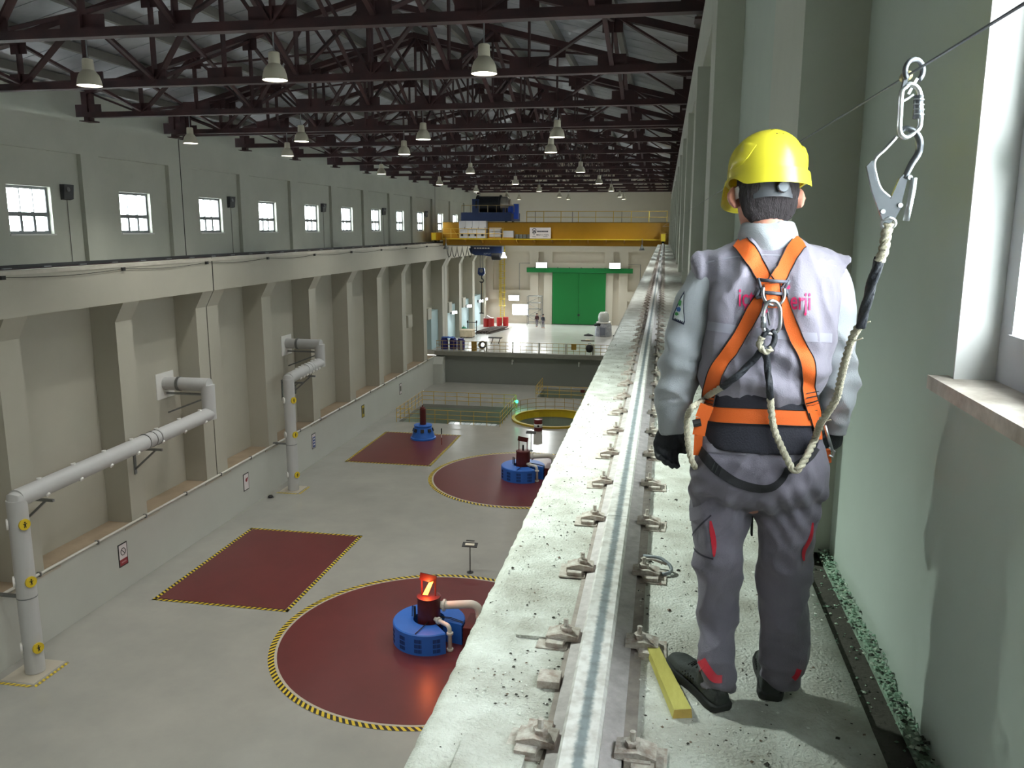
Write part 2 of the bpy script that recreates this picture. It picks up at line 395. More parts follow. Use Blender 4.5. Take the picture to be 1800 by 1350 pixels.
for i, y in enumerate(rY):
    w = make_window(len(WY)+2+i, .935, 1.01, y, y+rw, rz0, rz1, pvc_m, 3, .20, .085)
    if i in (1, 2):
        for (a, b) in ((y-.003, y+.004), (y+rw-.004, y+rw+.003)): bx(XW-.004, .935, a, b, rz0, rz1).build('reveal', plaster_m, w)
        bx(.925, .94, y+.085, y+rw-.085, rz0+.085, rz0+.14).build('sash_rail', pvc_m, w)
    q = bx(XW-.055, .95, y-.06, y+rw+.06, rz0-.04, rz0).build('sill', marble_m, w)
# lower right wall and its columns under the walkway
WRL = struct(bx(.25, .9, -8, 110, ZF, -3.1).build('wall_right_lower', wall_m))
for y in ST: bx(-.45, .25, y, y+1.14, ZF, -3.1).build('column', wall_m, WRL)
# back wall closing the hall behind the camera
BWL = struct(bx(-25, 1.4, -8.4, -8, ZF, 9.2).build('wall_back', wall_m))
# -------- roof
XA, XB, XM = -25.3, 1.35, -11.75
ZE, ZR = 5.75, 9.15
def roofz(x): return ZE+(ZR-ZE)*(1-abs(x-XM)/(13.3))
CE = struct(MB().prism([(XA, roofz(XA)+.12),(XM, ZR+.12),(XB, roofz(XB)+.12),(XB, roofz(XB)+.2),(XM, ZR+.2),(XA, roofz(XA)+.2)], 'y', -8.4, 110.3).build('ceiling', roofdark_m))
n = 96; pw = 118.4/n
for sgn in (0, 1):
    x0, x1 = (XA, XM-.02) if sgn == 0 else (XM+.02, XB)
    proto = None
    for k in range(n):
        y = -8.3+k*pw
        if proto is None:
            mm = MB(); t = .03
            mm.prism([(x0, roofz(x0)+.06),(x1, roofz(x1)+.06),(x1, roofz(x1)+.1),(x0, roofz(x0)+.1)], 'y', 0, pw-.05)
            proto = mm.build('roof_sheet', roof_m, CE); proto.location = (0, y, 0)
        else:
            c = proto.copy(); COL.objects.link(c); c.location = (0, y, 0)
NX = [-24.1+2.485*i for i in range(11)]
def topz(x): return roofz(x)-.42
for i, x in enumerate(NX):
    z = roofz(x)-.12
    bx(x-.09, x+.09, -8, 110, z-.17, z+.15).build('purlin', purlin_m, CE)
TY = [-.75, 5.9, 12.55, 19.2, 25.95, 32.6, 38.95, 39.95, 46.0, 52.7, 59.5, 66.2, 72.8, 79.5, 86.7, 87.8, 94.3, 101.2, 107.6]
ZC = 4.45
tr = thing('roof_truss', 'x', 'truss', (XM, TY[0], ZC))
def T(x, y, z): return Vector((x, TY[0]+y, z))
for s in (0, 1):          # bottom chord: two lengths of channel either side of the gussets, then top chords
    a, b = (NX[0], XM) if s == 0 else (XM, NX[10])
    MB().bar(T(a,0,ZC+.11), T(b,0,ZC+.11), .30, .06).bar(T(a,-.10,ZC+.2), T(b,-.10,ZC+.2), .03, .2).bar(T(a,.10,ZC+.2), T(b,.10,ZC+.2), .03, .2).build('bottom_chord', steel_m, tr)
    MB().bar(T(a,0,topz(a)), T(b,0,topz(b)), .28, .22).build('top_chord', steel_m, tr)
for i, x in enumerate(NX):
    zt = topz(x)
    MB().bar(T(x,-.05,ZC+.1), T(x,-.05,zt), .05, .12, up=(0,1,0)).bar(T(x,.07,ZC+.1), T(x,.07,zt), .05, .12, up=(0,1,0)).build('vertical', steel_m, tr)
    g = .42 if i % 2 else .6
    bx(x-g, x+g, TY[0]-.02, TY[0]+.02, ZC+.12, ZC+.62).build('gusset', steel_m, tr)
    bx(x-.3, x+.3, TY[0]-.02, TY[0]+.02, zt-.5, zt).build('gusset', steel_m, tr)
for i in range(10):
    a, b = NX[i], NX[i+1]
    up_first = (i % 2 == 0) if i < 5 else (i % 2 == 1)
    p, q = (T(a,0,ZC+.2), T(b,0,topz(b))) if not up_first else (T(a,0,topz(a)), T(b,0,ZC+.2))
    MB().bar(p+Vector((0,-.05,0)), q+Vector((0,-.05,0)), .06, .16, up=(0,1,0)).bar(p+Vector((0,.06,0)), q+Vector((0,.06,0)), .06, .16, up=(0,1,0)).build('diagonal', steel_m, tr)
for s, x in ((0, NX[0]), (1, NX[10])):
    MB().box(x-.14, x+.14, TY[0]-.14, TY[0]+.14, 4.35, ZC+.1).box(x-.3, x+.3, TY[0]-.25, TY[0]+.25, 4.35, 4.4).build('bearing', steel_m, tr)
for i, y in enumerate(TY):
    t = tr if i == 0 else dup(tr, (XM, y, ZC))
    t['group'] = 'steel roof trusses'
    t['label'] = 'dark brown steel roof truss, %s' % (ORD[i]+' from the camera end of the hall' if i < 18 else 'the last one, beside the end wall')
# bracing between the trusses
for i in range(1, len(TY)-1):
    a, b = TY[i], TY[i+1]
    if b-a < 2: continue
    for j in (1, 3, 5, 7, 9):
        x = NX[j]; zt = topz(x)-.15
        MB().bar((x,a,ZC+.3), (x,b,zt), .12, .1).build('brace', steel_m, CE)
        MB().bar((x,a,zt), (x,b,ZC+.3), .12, .1).build('brace', steel_m, CE)
    if i % 2: MB().bar((NX[1],a,topz(NX[1])+.1), (NX[4],b,topz(NX[4])+.1), .14, .08).bar((NX[9],a,topz(NX[9])+.1), (NX[6],b,topz(NX[6])+.1), .14, .08).build('wind_brace', steel_m, CE)
# ================================================================ LAMPS
def spot(x, y, z, watts, col, ang=128, blend=.75, r=.18, name='lamp_bulb'):
    l = bpy.data.lights.new(name, 'SPOT'); l.energy = watts; l.color = col; l.spot_size = math.radians(ang); l.spot_blend = blend
    l.shadow_soft_size = r; o = bpy.data.objects.new(name, l); COL.objects.link(o); o.location = (x, y, z); return o
ROWS = [(5.9, (-19.4,-14.6,-9.5,-4.2)), (19.2, (-18.9,-14.1,-9.2,-4.15)), (32.6, (-19.5,-14.6,-9.5,-4.2)), (38.95, (-18.2,-12.3,-5.3)), (52.7, (-18.2,-12.3,-5.3)),
        (66.2, (-18,-11.8,-5.2)), (79.5, (-18,-11.9,-5.1)), (94.3, (-17.8,-11.8,-5.1)), (101.2, (-17.6,-11.6,-5))]
HZ = 3.42
hb = thing('high_bay_lamp', 'x', 'lamp', (0, 0, HZ))
prof = [(.30,0),(.29,.05),(.275,.14),(.235,.26),(.15,.36),(.135,.37)]
MB().lathe([(r, z+HZ) for r, z in prof]+[(r-.012, z+HZ) for r, z in reversed(prof)]+[(.30,HZ)], (0,0,0), 24, cap=False).build('shade', lampwhite_m, hb, smooth=True, auto=40)
MB().lathe([(0,HZ+.012),(.285,HZ+.012),(.285,HZ+.02),(0,HZ+.02)], (0,0,0), 24).build('lens', lampglow_m, hb)
MB().lathe([(.135,HZ+.37),(.14,HZ+.4),(.128,HZ+.62),(.10,HZ+.64)], (0,0,0), 20).build('ballast_housing', lampwhite_m, hb, smooth=True, auto=40)
MB().tube([(0,0,HZ+.64),(0,0,4.5)], .018, 6).build('hanger', galv_m, hb)
POSN = {4: ('leftmost','second from the left','third from the left','rightmost'), 3: ('leftmost','middle one','rightmost')}
first = True
for ri, (y, xs) in enumerate(ROWS):
    for xi, x in enumerate(xs):
        o = hb if first else dup(hb, (x, y, HZ)); first = False; o.location = (x, y, HZ)
        o['group'] = 'white high bay lamps under the trusses'
        o['label'] = 'white bell shaped lamp, %s in the %s lamp row from the camera' % (POSN[len(xs)][xi], ORD[ri])
        s = spot(x, y, HZ-.03, LAMP_W, LAMP_COL); s['kind'] = 'helper'
        if ri == 0 and xi == 3: s.data.color = NEAR_COL; s.data.energy = 5400; s.data.spot_size = math.radians(122); s.data.spot_blend = .9; s.data.shadow_soft_size = .12
# ================================================================ FLOOR COVERS, GENERATORS
def hazard_line(m, pts, w, pitch, closed=True, z=0):
    """alternating slanted yellow and black blocks along a polyline"""
    P = [Vector(p) for p in pts]
    if closed: P = P+[P[0]]
    for a, b in zip(P, P[1:]):
        L = (b-a).length; d = (b-a)/L; nrm = Vector((-d.y, d.x, 0)); n = max(2, round(L/pitch)*2)
        for k in range(n):
            s0, s1 = L*k/n, L*(k+1)/n; sk = w*.6 if n > 4 else 0
            q = [a+d*min(L,s0), a+d*min(L,s1), a+d*min(L,s1+sk)+nrm*w, a+d*min(L,s0+sk)+nrm*w]
            m.add([p+Vector((0,0,z)) for p in q], [(0,1,2,3)], k % 2)
def rect_cover(x0, x1, y0, y1, label):
    t = thing('hatch_cover', label, 'floor cover', ((x0+x1)/2, (y0+y1)/2, ZF), 'oxide red rectangular hatch covers')
    bx(x0+.2, x1-.2, y0+.2, y1-.2, ZF, ZF+.02).build('cover_plate', redfloor_m, t)
    m = MB(); hazard_line(m, [(x0,y0,0),(x1,y0,0),(x1,y1,0),(x0,y1,0)], .17, .24, True, ZF+.012); m.build('hazard_border', [yellow_m, black_m], t, fix=False)
rect_cover(-21.5, -15.15, 30.4, 39.4, 'dark red rectangular hatch cover on the floor nearest the camera')
rect_cover(-21.4, -15.2, 52.6, 61.4, 'dark red rectangular hatch cover under the blue machine with a red column')
def disc_cover(c, r, label):
    t = thing('pit_cover', label, 'floor cover', (c[0], c[1], ZF), 'oxide red round pit covers')
    MB().lathe([(0,ZF),(r-.42,ZF),(r-.42,ZF+.02),(0,ZF+.02)], (c[0],c[1],0), 96).build('cover_plate', redfloor_m, t)
    MB().lathe([(r-.42,ZF),(r-.32,ZF),(r-.32,ZF+.014),(r-.42,ZF+.014)], (c[0],c[1],0), 96, cap=False).build('pale_ring', cream_line_m, t)
    m = MB(); n = 310
    for k in range(n):
        a, b = 2*PI*k/n, 2*PI*(k+1)/n; sk = .03
        m.add([(c[0]+q*math.cos(g), c[1]+q*math.sin(g), ZF+.012) for q, g in ((r-.32,a),(r-.32,b),(r-.09,b+sk),(r-.09,a+sk))], [(0,1,2,3)], k % 2)
    m.build('hazard_border', [yellow_m, black_m], t, fix=False)
G1, G2 = (-8.62, 29.3), (-8.58, 51.3)
disc_cover(G1, 6.25, 'dark red round pit cover under the generator with the glowing beacon')
disc_cover(G2, 6.25, 'dark red round pit cover under the farther blue generator')
beacon_m = mat('orange beacon glow', 'ff5a20', .5, emit=('ff7a30', 11.0))
def generator(c, label, lit):
    cx, cy = c; g = thing('generator', label, 'generator', (cx, cy, ZF), 'blue turbine generators'); z = ZF+.02
    a0, a1 = math.radians(-12), math.radians(312)
    ring = MB().lathe([(.62,z),(1.42,z),(1.42,z+.80),(1.38,z+.84),(.62,z+.86),(.62,z)], (cx,cy,0), 66, a0=a0, a1=a1)
    for a in (a0, a1):
        ring.add([(cx+r*math.cos(a), cy+r*math.sin(a), h) for r, h in ((.62,z),(1.42,z),(1.42,z+.80),(1.38,z+.84),(.62,z+.86))], [(0,1,2,3,4)])
    ring.build('air_housing', blue_m, g, smooth=True, auto=30)
    for k in range(10):
        ang = math.radians(-92+29*(k-4)); m = MB()
        for row in range(3):
            for q in range(6):
                b0 = ang+math.radians(-5.6+q*2.0); b1 = b0+math.radians(1.25); za = z+.1+row*.2
                m.add([(cx+rr*math.cos(b), cy+rr*math.sin(b), h) for rr in (1.405, 1.426) for b, h in ((b0,za),(b1,za),(b1,za+.15),(b0,za+.15))],
                      [(4,5,6,7),(0,1,5,4),(1,2,6,5),(2,3,7,6),(3,0,4,7)])
        if not (math.radians(-50) < ang < math.radians(-10)): m.build('vent_grille', bluedark_m, g)
    MB().lathe([(.45,z),(.45,z+1.72),(.47,z+1.74),(.47,z+1.8),(.40,z+1.82),(0,z+1.82)], (cx,cy,0), 36).build('exciter_housing', maroon_m, g, smooth=True, auto=35)
    for (dx) in (-.27, .27):
        bx(cx+dx-.025, cx+dx+.025, cy-.025, cy+.025, z+1.82, z+2.5).build('sign_post', maroon_m, g)
    MB().bar((cx-.33, cy-.05, z+2.62), (cx+.33, cy-.05, z+2.52), .05, .3).build('sign_plate', maroon_m, g)
    if lit:
        MB().prism([(cx-.2, z+1.9),(cx+.0, z+1.9),(cx+.22, z+2.45),(cx+.05, z+2.4)], 'y', cy-.16, cy-.09).build('beacon', beacon_m, g)
        l = bpy.data.lights.new('beacon_light', 'POINT'); l.energy = 60; l.color = (1,.22,.06); l.shadow_soft_size = .1
        lo = bpy.data.objects.new('beacon_light', l); COL.objects.link(lo); lo.location = (cx-.05, cy-.3, z+2.25)
    else: MB().lathe([(.06,z+1.82),(.06,z+2.15),(0,z+2.2)], (cx,cy,0), 12).build('vent_stub', dark_m, g)
    big = [(cx+.45,cy+.05,z+1.42),(cx+.6,cy+.08,z+1.42),(cx+1.95,cy+.28,z+1.5),(cx+2.05,cy+.3,z)]
    MB().tube(bend(big, .42, 8), .16, 16).build('large_pipe', pipewhite_m, g, smooth=True)
    p = Vector(big[1]); MB().tube([p-Vector((.04,0,0)), p+Vector((.04,0,0))], .24, 18).build('pipe_flange', pipewhite_m, g)
    MB().lathe([(.23,z+.95),(.23,z+1.05)], (cx+2.045,cy+.3,0), 18).build('pipe_flange', pipewhite_m, g)
    sm = [(cx+.33,cy-.32,z+1.0),(cx+.5,cy-.42,z+1.0),(cx+1.03,cy-.78,z+1.0),(cx+1.05,cy-.8,z)]
    MB().tube(bend(sm, .18, 6), .085, 12).build('small_pipe', pipewhite_m, g, smooth=True)
    p = Vector(sm[1]); d = (Vector(sm[2])-p).normalized(); MB().tube([p-d*.03, p+d*.05], .14, 14).build('pipe_flange', pipewhite_m, g)
    for h in (.02, .68): MB().lathe([(.13,z+h),(.13,z+h+.07)], (cx+1.05,cy-.8,0), 14).build('pipe_flange', pipewhite_m, g)
    bx(cx+1.5, cx+2.6, cy-.55, cy+.75, z, z+.85).build('terminal_box', maroon_m, g)
    MB().tube([(cx+.1,cy-.46,z+.93),(cx-.15,cy-1.4,z+.88)], .018, 6).build('cable', black_m, g)
    MB().tube([(cx+.46,cy-.1,z+1.0),(cx+.9,cy-.05,z+.93),(cx+1.42,cy-.2,z+.87)], .016, 6).tube([(cx+.46,cy-.05,z+1.0),(cx+.9,cy+.05,z+.93),(cx+1.4,cy-.1,z+.87)], .016, 6).build('cable', black_m, g)
    MB().box(cx-.62, cx-.55, cy-.05, cy+.05, z+.86, z+1.3).tube([(cx-.6,cy,z+1.3),(cx-.66,cy-.05,z+1.35),(cx-.68,cy-.05,z+.9)], .02, 6).build('sensor_bracket', dark_m, g)
generator(G1, 'blue round generator with maroon top housing and a glowing orange beacon', True)
generator(G2, 'farther blue round generator with a maroon sign frame on top', False)
# governor machine on the second hatch
gx, gy, gz = -17.85, 59.9, ZF+.02
g = thing('governor_pump', 'blue flared machine with a tall dark red column on the red hatch', 'machine', (gx, gy, ZF))
MB().lathe([(.98,gz),(.98,gz+.12),(.90,gz+.16),(.66,gz+.95),(.70,gz+1.0),(.70,gz+1.08),(.3,gz+1.1)], (gx,gy,0), 24).build('base', blue_m, g, smooth=True, auto=30)
for k in range(8):
    a = 2*PI*k/8+.2; p = Vector((gx+.74*math.cos(a), gy+.74*math.sin(a), gz+.72)); d = Vector((math.cos(a), math.sin(a), .35))
    MB().bar(p-d*.02, p+d*.05, .26, .26).build('port', dark_m, g)
MB().lathe([(.24,gz+1.1),(.24,gz+2.35),(.2,gz+2.38),(.2,gz+2.45),(.05,gz+2.5),(.05,gz+2.62)], (gx,gy,0), 20).build('column', maroon_m, g, smooth=True, auto=35)
px_, py_ = -15.95, 58.3
g = thing('marker_post', 'thin red and white marker post at the corner of the hatch', 'post', (px_, py_, ZF))
MB().lathe([(.04,gz),(.04,gz+.55)], (px_,py_,0), 8).build('lower_band', mat('faded red', '8a4a48', .6), g)
MB().lathe([(.04,gz+.55),(.04,gz+.8)], (px_,py_,0), 8).build('middle_band', white_m, g)
MB().lathe([(.04,gz+.8),(.05,gz+1.25)], (px_,py_,0), 8).build('upper_band', dark_m, g)
def sign_stand(x, y, label, lit):
    t = thing('sign_stand', label, 'stand', (x, y, ZF), 'slim sign stands beside the pit covers')
    MB().tube([(x,y,ZF+.02),(x,y,ZF+1.35)], .025, 8).build('post', dark_m, t)
    MB().lathe([(.16,ZF),(.16,ZF+.03)], (x,y,0), 16).build('foot', dark_m, t)
    MB().bar((x-.36,y,ZF+1.38), (x+.36,y,ZF+1.38), .3, .04, up=(0,-.4,1)).build('plate', dark_m, t)
    if lit:
        MB().bar((x-.22,y-.02,ZF+1.41), (x+.22,y-.02,ZF+1.41), .14, .02, up=(0,-.4,1)).build('label_sheet', mat('shiny label', 'f0ead8', .15), t)
        MB().bar((x-.2,y+.1,ZF+1.55), (x+.2,y+.1,ZF+1.55), .08, .03).build('top_bar', dark_m, t)
sign_stand(-8.5, 35.85, 'slim stand with a shiny sign plate behind the nearer red disc', True)
sign_stand(-9.1, 57.95, 'slim stand with a dark sign plate behind the farther red disc', False)
def drum(x, y, z, label, m1, group=None, band=None, r=.29, h=.88):
    t = thing('steel_drum', label, 'drum', (x, y, z), group)
    P = [(0,z),(r,z)]
    for k in range(1, 12):
        zz = z+h*k/12; P.append((r+(.014 if k in (4, 8) else 0), zz))
    MB().lathe(P+[(r+.012,z+h-.02),(r+.012,z+h),(r-.02,z+h),(r-.02,z+h-.03),(0,z+h-.03)], (x,y,0), 20).build('barrel', m1, t, smooth=True, auto=35)
    if band:
        MB().lathe([(r+.016,z+h*.32),(r+.016,z+h*.62)], (x,y,0), 20).build('label_band', band, t, smooth=True)
        MB().lathe([(0,-.012),(.09,-.012),(.09,0),(0,0)], (x+.06,y-r-.016,z+h*.47), 12, axis='y').build('label_dot', black_m, t)
    MB().lathe([(.03,z+h-.03),(.03,z+h-.01)], (x+r*.5,y,0), 8).build('bung', dark_m, t)
drum(-9.5, 64.1, ZF, 'dark red oil drum with a white label band beside the round pit', mat('dark red drum', '6e1f22', .4), None, white_m, .33, .95)
t = thing('drain_vent', 'small black vent cap on the floor by the left wall', 'cap', (-22.85, 44.4, ZF)); MB().lathe([(.14,ZF),(.16,ZF+.08),(.1,ZF+.14)], (-22.85,44.4,0), 14).build('dome', black_m, t); MB().lathe([(.2,ZF),(.2,ZF+.02)], (-22.85,44.4,0), 14).build('flange', galv_m, t)
# -------- guard rails
def rail_run(pts, z, m, t, h=1.05, step=1.6, closed=False, nr=3, r=.024, kick=False):
    P = [Vector((*p, z)) for p in pts]
    if closed: P.append(P[0])
    for q in range(nr):
        hh = h*(q+1)/nr
        MB().tube([p+Vector((0,0,hh)) for p in P], r, 6).build('rail', m, t)
    for a, b in zip(P, P[1:]):
        L = (b-a).length; n = max(1, round(L/step))
        for k in range(n):
            p = a+(b-a)*(k/n); MB().tube([p, p+Vector((0,0,h))], r*1.15, 6).build('post', m, t)
    if not closed: MB().tube([P[-1], P[-1]+Vector((0,0,h))], r*1.15, 6).build('post', m, t)
t = thing('guard_rail', 'yellow guard rail around the sunken rectangular pit', 'railing', (-17.2, 68.6, ZF))
rail_run([(PIT[0]-.12,PIT[2]-.12),(PIT[1]+.12,PIT[2]-.12),(PIT[1]+.12,PIT[3]+.12),(PIT[0]-.12,PIT[3]+.12)], ZF, rail_y_m, t, 1.15, 1.1, True)
t = thing('guard_rail', 'yellow guard rail of the stair pit by the step wall', 'railing', (-8.3, 79.6, ZF))
rail_run([(PIT2[0]-.1,PIT2[3]-.3),(PIT2[0]-.1,PIT2[2]-.1),(PIT2[1]+.1,PIT2[2]-.1)], ZF, rail_y_m, t, 1.1, 1.2)
bx(-7.4, -7.0, 77.22, 77.26, ZF+.62, ZF+.92).build('notice_plate', maroon_m, t)
t = thing('ring_rail', 'thin curved guard rail behind the round pit', 'railing', (RC.x, RC.y, ZF))
P = [(RC.x+(RR+.35)*math.cos(a), RC.y+(RR+.35)*math.sin(a)) for a in [math.radians(10+14*k) for k in range(13)]]
rail_run(P, ZF, railtan_m, t, 1.15, .8, False, 3, .02)
t = thing('pit_kerb', 'yellow kerb ring around the round pit', 'kerb', (RC.x, RC.y, ZF))
MB().lathe([(RR,ZF),(RR+.28,ZF),(RR+.28,ZF+.16),(RR,ZF+.16),(RR,ZF)], (RC.x,RC.y,0), 48, cap=False).build('kerb_ring', mat('kerb yellow', 'bfa21c', .5, var=.15), t, smooth=True, auto=30)
MB().lathe([(RR-.04,ZF-.5),(RR-.01,ZF-.5),(RR-.01,ZF),(RR-.04,ZF)], (RC.x,RC.y,0), 48, cap=False).build('inner_rim', yellow_m, t)
t = thing('warning_lamp', 'small glowing green lamp on the corner of the pit rail', 'lamp', (-12.6, 71.8, ZF))
MB().tube([(-12.6,71.8,ZF),(-12.6,71.8,ZF+.55)], .03, 8).build('post', rail_y_m, t)
MB().lathe([(0,.0),(.1,.02),(.13,.12),(.08,.24),(0,.26)], (-12.6,71.8,ZF+.55), 14).build('globe', mat('green lamp glow', '20e090', .4, emit=('30ffa0', 9)), t, smooth=True)
l = bpy.data.lights.new('green_bulb', 'POINT'); l.energy = 25; l.color = (.1,1,.5); lo = bpy.data.objects.new('green_bulb', l); COL.objects.link(lo); lo.location = (-12.5, 71.5, ZF+.8)
t = thing('glare_strip', 'pale bluish painted glare panels at the front edge of the sunken pit', 'panels', (-15, 65.5, ZF))  # added pale panels stand in for glare; the light is in their colour
for k in range(9): bx(-17.2+.45*k, -16.8+.45*k, 65.02, 65.75, ZF-.06, ZF-.01).build('panel', mat('pale painted glare', 'dfeaf0', .15), t)  # added panels that stand in for glare
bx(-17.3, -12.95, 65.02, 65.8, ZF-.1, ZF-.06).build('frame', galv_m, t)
# bay edge guard rail, panel by panel
t = thing('guard_rail', 'tan guard rail along the edge of the assembly bay', 'railing', (-11.6, 83.05, ZB))
y = 83.05; x = -23.2
for k in range(9):
    x1 = x+2.75
    for q in (.32, .68, 1.05): MB().tube([(x+.05,y,ZB+q),(x1-.15,y,ZB+q)], .025, 6).build('rail', railtan_m, t)
    for f in (.02, .26, .5, .74, .95): MB().tube([(x+.05+2.55*f,y,ZB),(x+.05+2.55*f,y,ZB+1.05)], .022, 6).build('baluster', railtan_m, t)
    bx(x1-.15, x1+.02, y-.05, y+.05, ZB, ZB+1.1).build('post', wall_m, t); x = x1
# ================================================================ LEFT WALL FITTINGS
def drain_pipe(y0, y1, zt, zw, label, pad):
    x = -22.15; r = .335; t = thing('drain_pipe', label, 'pipe', (x, y0, ZF), 'fat grey drain pipes on the left wall')
    MB().tube([(x,y0,ZF+.02),(x,y0,zt-.02)], r, 28).build('riser', pipe_m, t, smooth=True, auto=50)
    MB().tube([(x,y0,zt-.45),(x,y0-.0,zt),(x,y0+.45,zt)], r*1.005, 28).build('elbow', pipe_m, t, smooth=True, auto=50)
    MB().tube([(x,y0,zt),(x,y1,zt+.25)], r, 28).build('run', pipe_m, t, smooth=True, auto=50)
    MB().tube([(x,y1,zt-.02),(x,y1,zw)], r, 28).build('upstand', pipe_m, t, smooth=True, auto=50)
    MB().tube([(x+.1,y1,zw),(-24.49,y1,zw)], r*.98, 28).build('wall_branch', pipe_m, t, smooth=True, auto=50)
    MB().tube([(-23.6,y1,zw),(-23.75,y1,zw)], r*1.08, 28).build('collar', galv_m, t)
    bx(-24.5, -24.46, y1-.75, y1+.75, zw-.75, zw+.55).build('wall_flange', white_m, t)
    n = int((y1-y0)/6)
    for k in range(max(1, n)):
        yy = y0+(y1-y0)*(.62 if n else .6)
        for d in (-.5, 0, .35): MB().tube([(x,yy+d,zt+.16),(x,yy+d+.06,zt+.16)], r*1.06, 28).build('band', pipe_m, t)
    MB().tube([(x,y0,ZF+2.9),(x,y0,ZF+2.94)], r*1.02, 28).build('band', galv_m, t)
    for (yy, zz) in ((y0+1.4, zt-.5), ((y0*.38+y1*.62)+.3, zt-.4)):       # steel brackets back to the columns
        MB().bar((x+.3,yy,zz), (-23.3,yy,zz), .1, .1).bar((x,yy,zz), (-23.3,yy,zz-1.0), .08, .08).bar((-23.27,yy,zz+.15), (-23.27,yy,zz-1.2), .16, .05, up=(1,0,0)).build('bracket', galv_m, t)
    MB().bar((x,y1,zw-.5), (-24.4,y1,zw-.5), .12, .1).bar((x+.2,y1,zw-.55), (-24.4,y1,zw-1.5), .08, .08).build('bracket', galv_m, t)
    MB().bar((x,y0-.1,ZF+2.95), (-23.3,y0-.1,ZF+2.95), .12, .1).build('bracket', galv_m, t)
    for k in range(7):                                                        # round inspection ports
        yy = y0+1.2+(y1-y0-2)*k/6; p = Vector((x, yy, zt+.25*(yy-y0)/(y1-y0)))
        for d in (Vector((.75,-.0,-.65)).normalized(), Vector((-.1,0,1)).normalized()):
            MB().tube([p+d*(r-.02), p+d*(r+.06)], .09, 12).build('port', white_m, t)
    for zz in (ZF+1.0, ZF+3.55, ZF+5.7):
        for d, nm, mm in ((Vector((.94,-.34,0)), 'warning_disc', yellow_m), (Vector((-.75,-.66,0)), 'port', white_m)):
            p = Vector((x,y0,zz)); o = MB().tube([p+d*(r-.02), p+d*(r+.05)], .2, 20).build(nm, mm, t)
            if mm is yellow_m:
                o['label'] = 'yellow disc with a small black figure'
                c = p+d*(r+.052); sd = Vector((-d.y, d.x, 0))
                f = MB().tube([c+Vector((0,0,.085))-d*.003, c+Vector((0,0,.085))+d*.004], .03, 10)
                f.bar(c+Vector((0,0,.045)), c-Vector((0,0,.03)), .06, .008, up=d).bar(c-sd*.07+Vector((0,0,.03)), c+sd*.07+Vector((0,0,.03)), .025, .008, up=d).bar(c-Vector((0,0,.03))+sd*.012, c-Vector((0,0,.11))+sd*.03, .025, .008, up=d).bar(c-Vector((0,0,.03))-sd*.012, c-Vector((0,0,.11))-sd*.03, .025, .008, up=d)
                f.build('figure_mark', black_m, o)
    x0, xa, ya, yb = pad
    tt = thing('floor_marking', label.replace('fat pale grey pipe', 'hazard striped rectangle at the foot of the pipe'), 'marking', ((x0+xa)/2, (ya+yb)/2, ZF))
    m = MB(); hazard_line(m, [(xa,yb,0),(xa,ya,0),(x0,ya,0)][::-1], -.14, .2, False, ZF+.006); m.build('hazard_line', [yellow_m, mat('worn stripe', '8c8158', .6)], tt, fix=False)
    bx(x0, xa-.1, ya+.1, yb, ZF, ZF+.004).build('pad', cream_line_m, tt)
drain_pipe(24.3, 37.1, -9.42, -7.7, 'fat pale grey pipe nearest the camera with yellow discs', (-22.9,-21.45,23.4,25.1))
drain_pipe(46.1, 50.9, -9.0, -7.55, 'fat pale grey pipe in the middle of the left wall', (-22.85,-21.5,45.4,46.9))
t = thing('wall_pipe', 'long thin pale pipe along the low ledge of the left wall', 'pipe', (-23.2, 40, -13.1))
MB().tube([(-23.22,-6,-13.12),(-23.22,82.2,-13.12)], .055, 10).build('pipe', pipewhite_m, t, smooth=True)
for k in range(26): MB().box(-23.3, -23.14, -4+3.35*k, -3.93+3.35*k, -13.22, -13.05).build('clamp', galv_m, t)
for k in range(13): bx(-23.33, -23.27, -2+6.7*k, .6+6.7*k, -13.34, -13.26).build('conduit', cream_line_m, t)
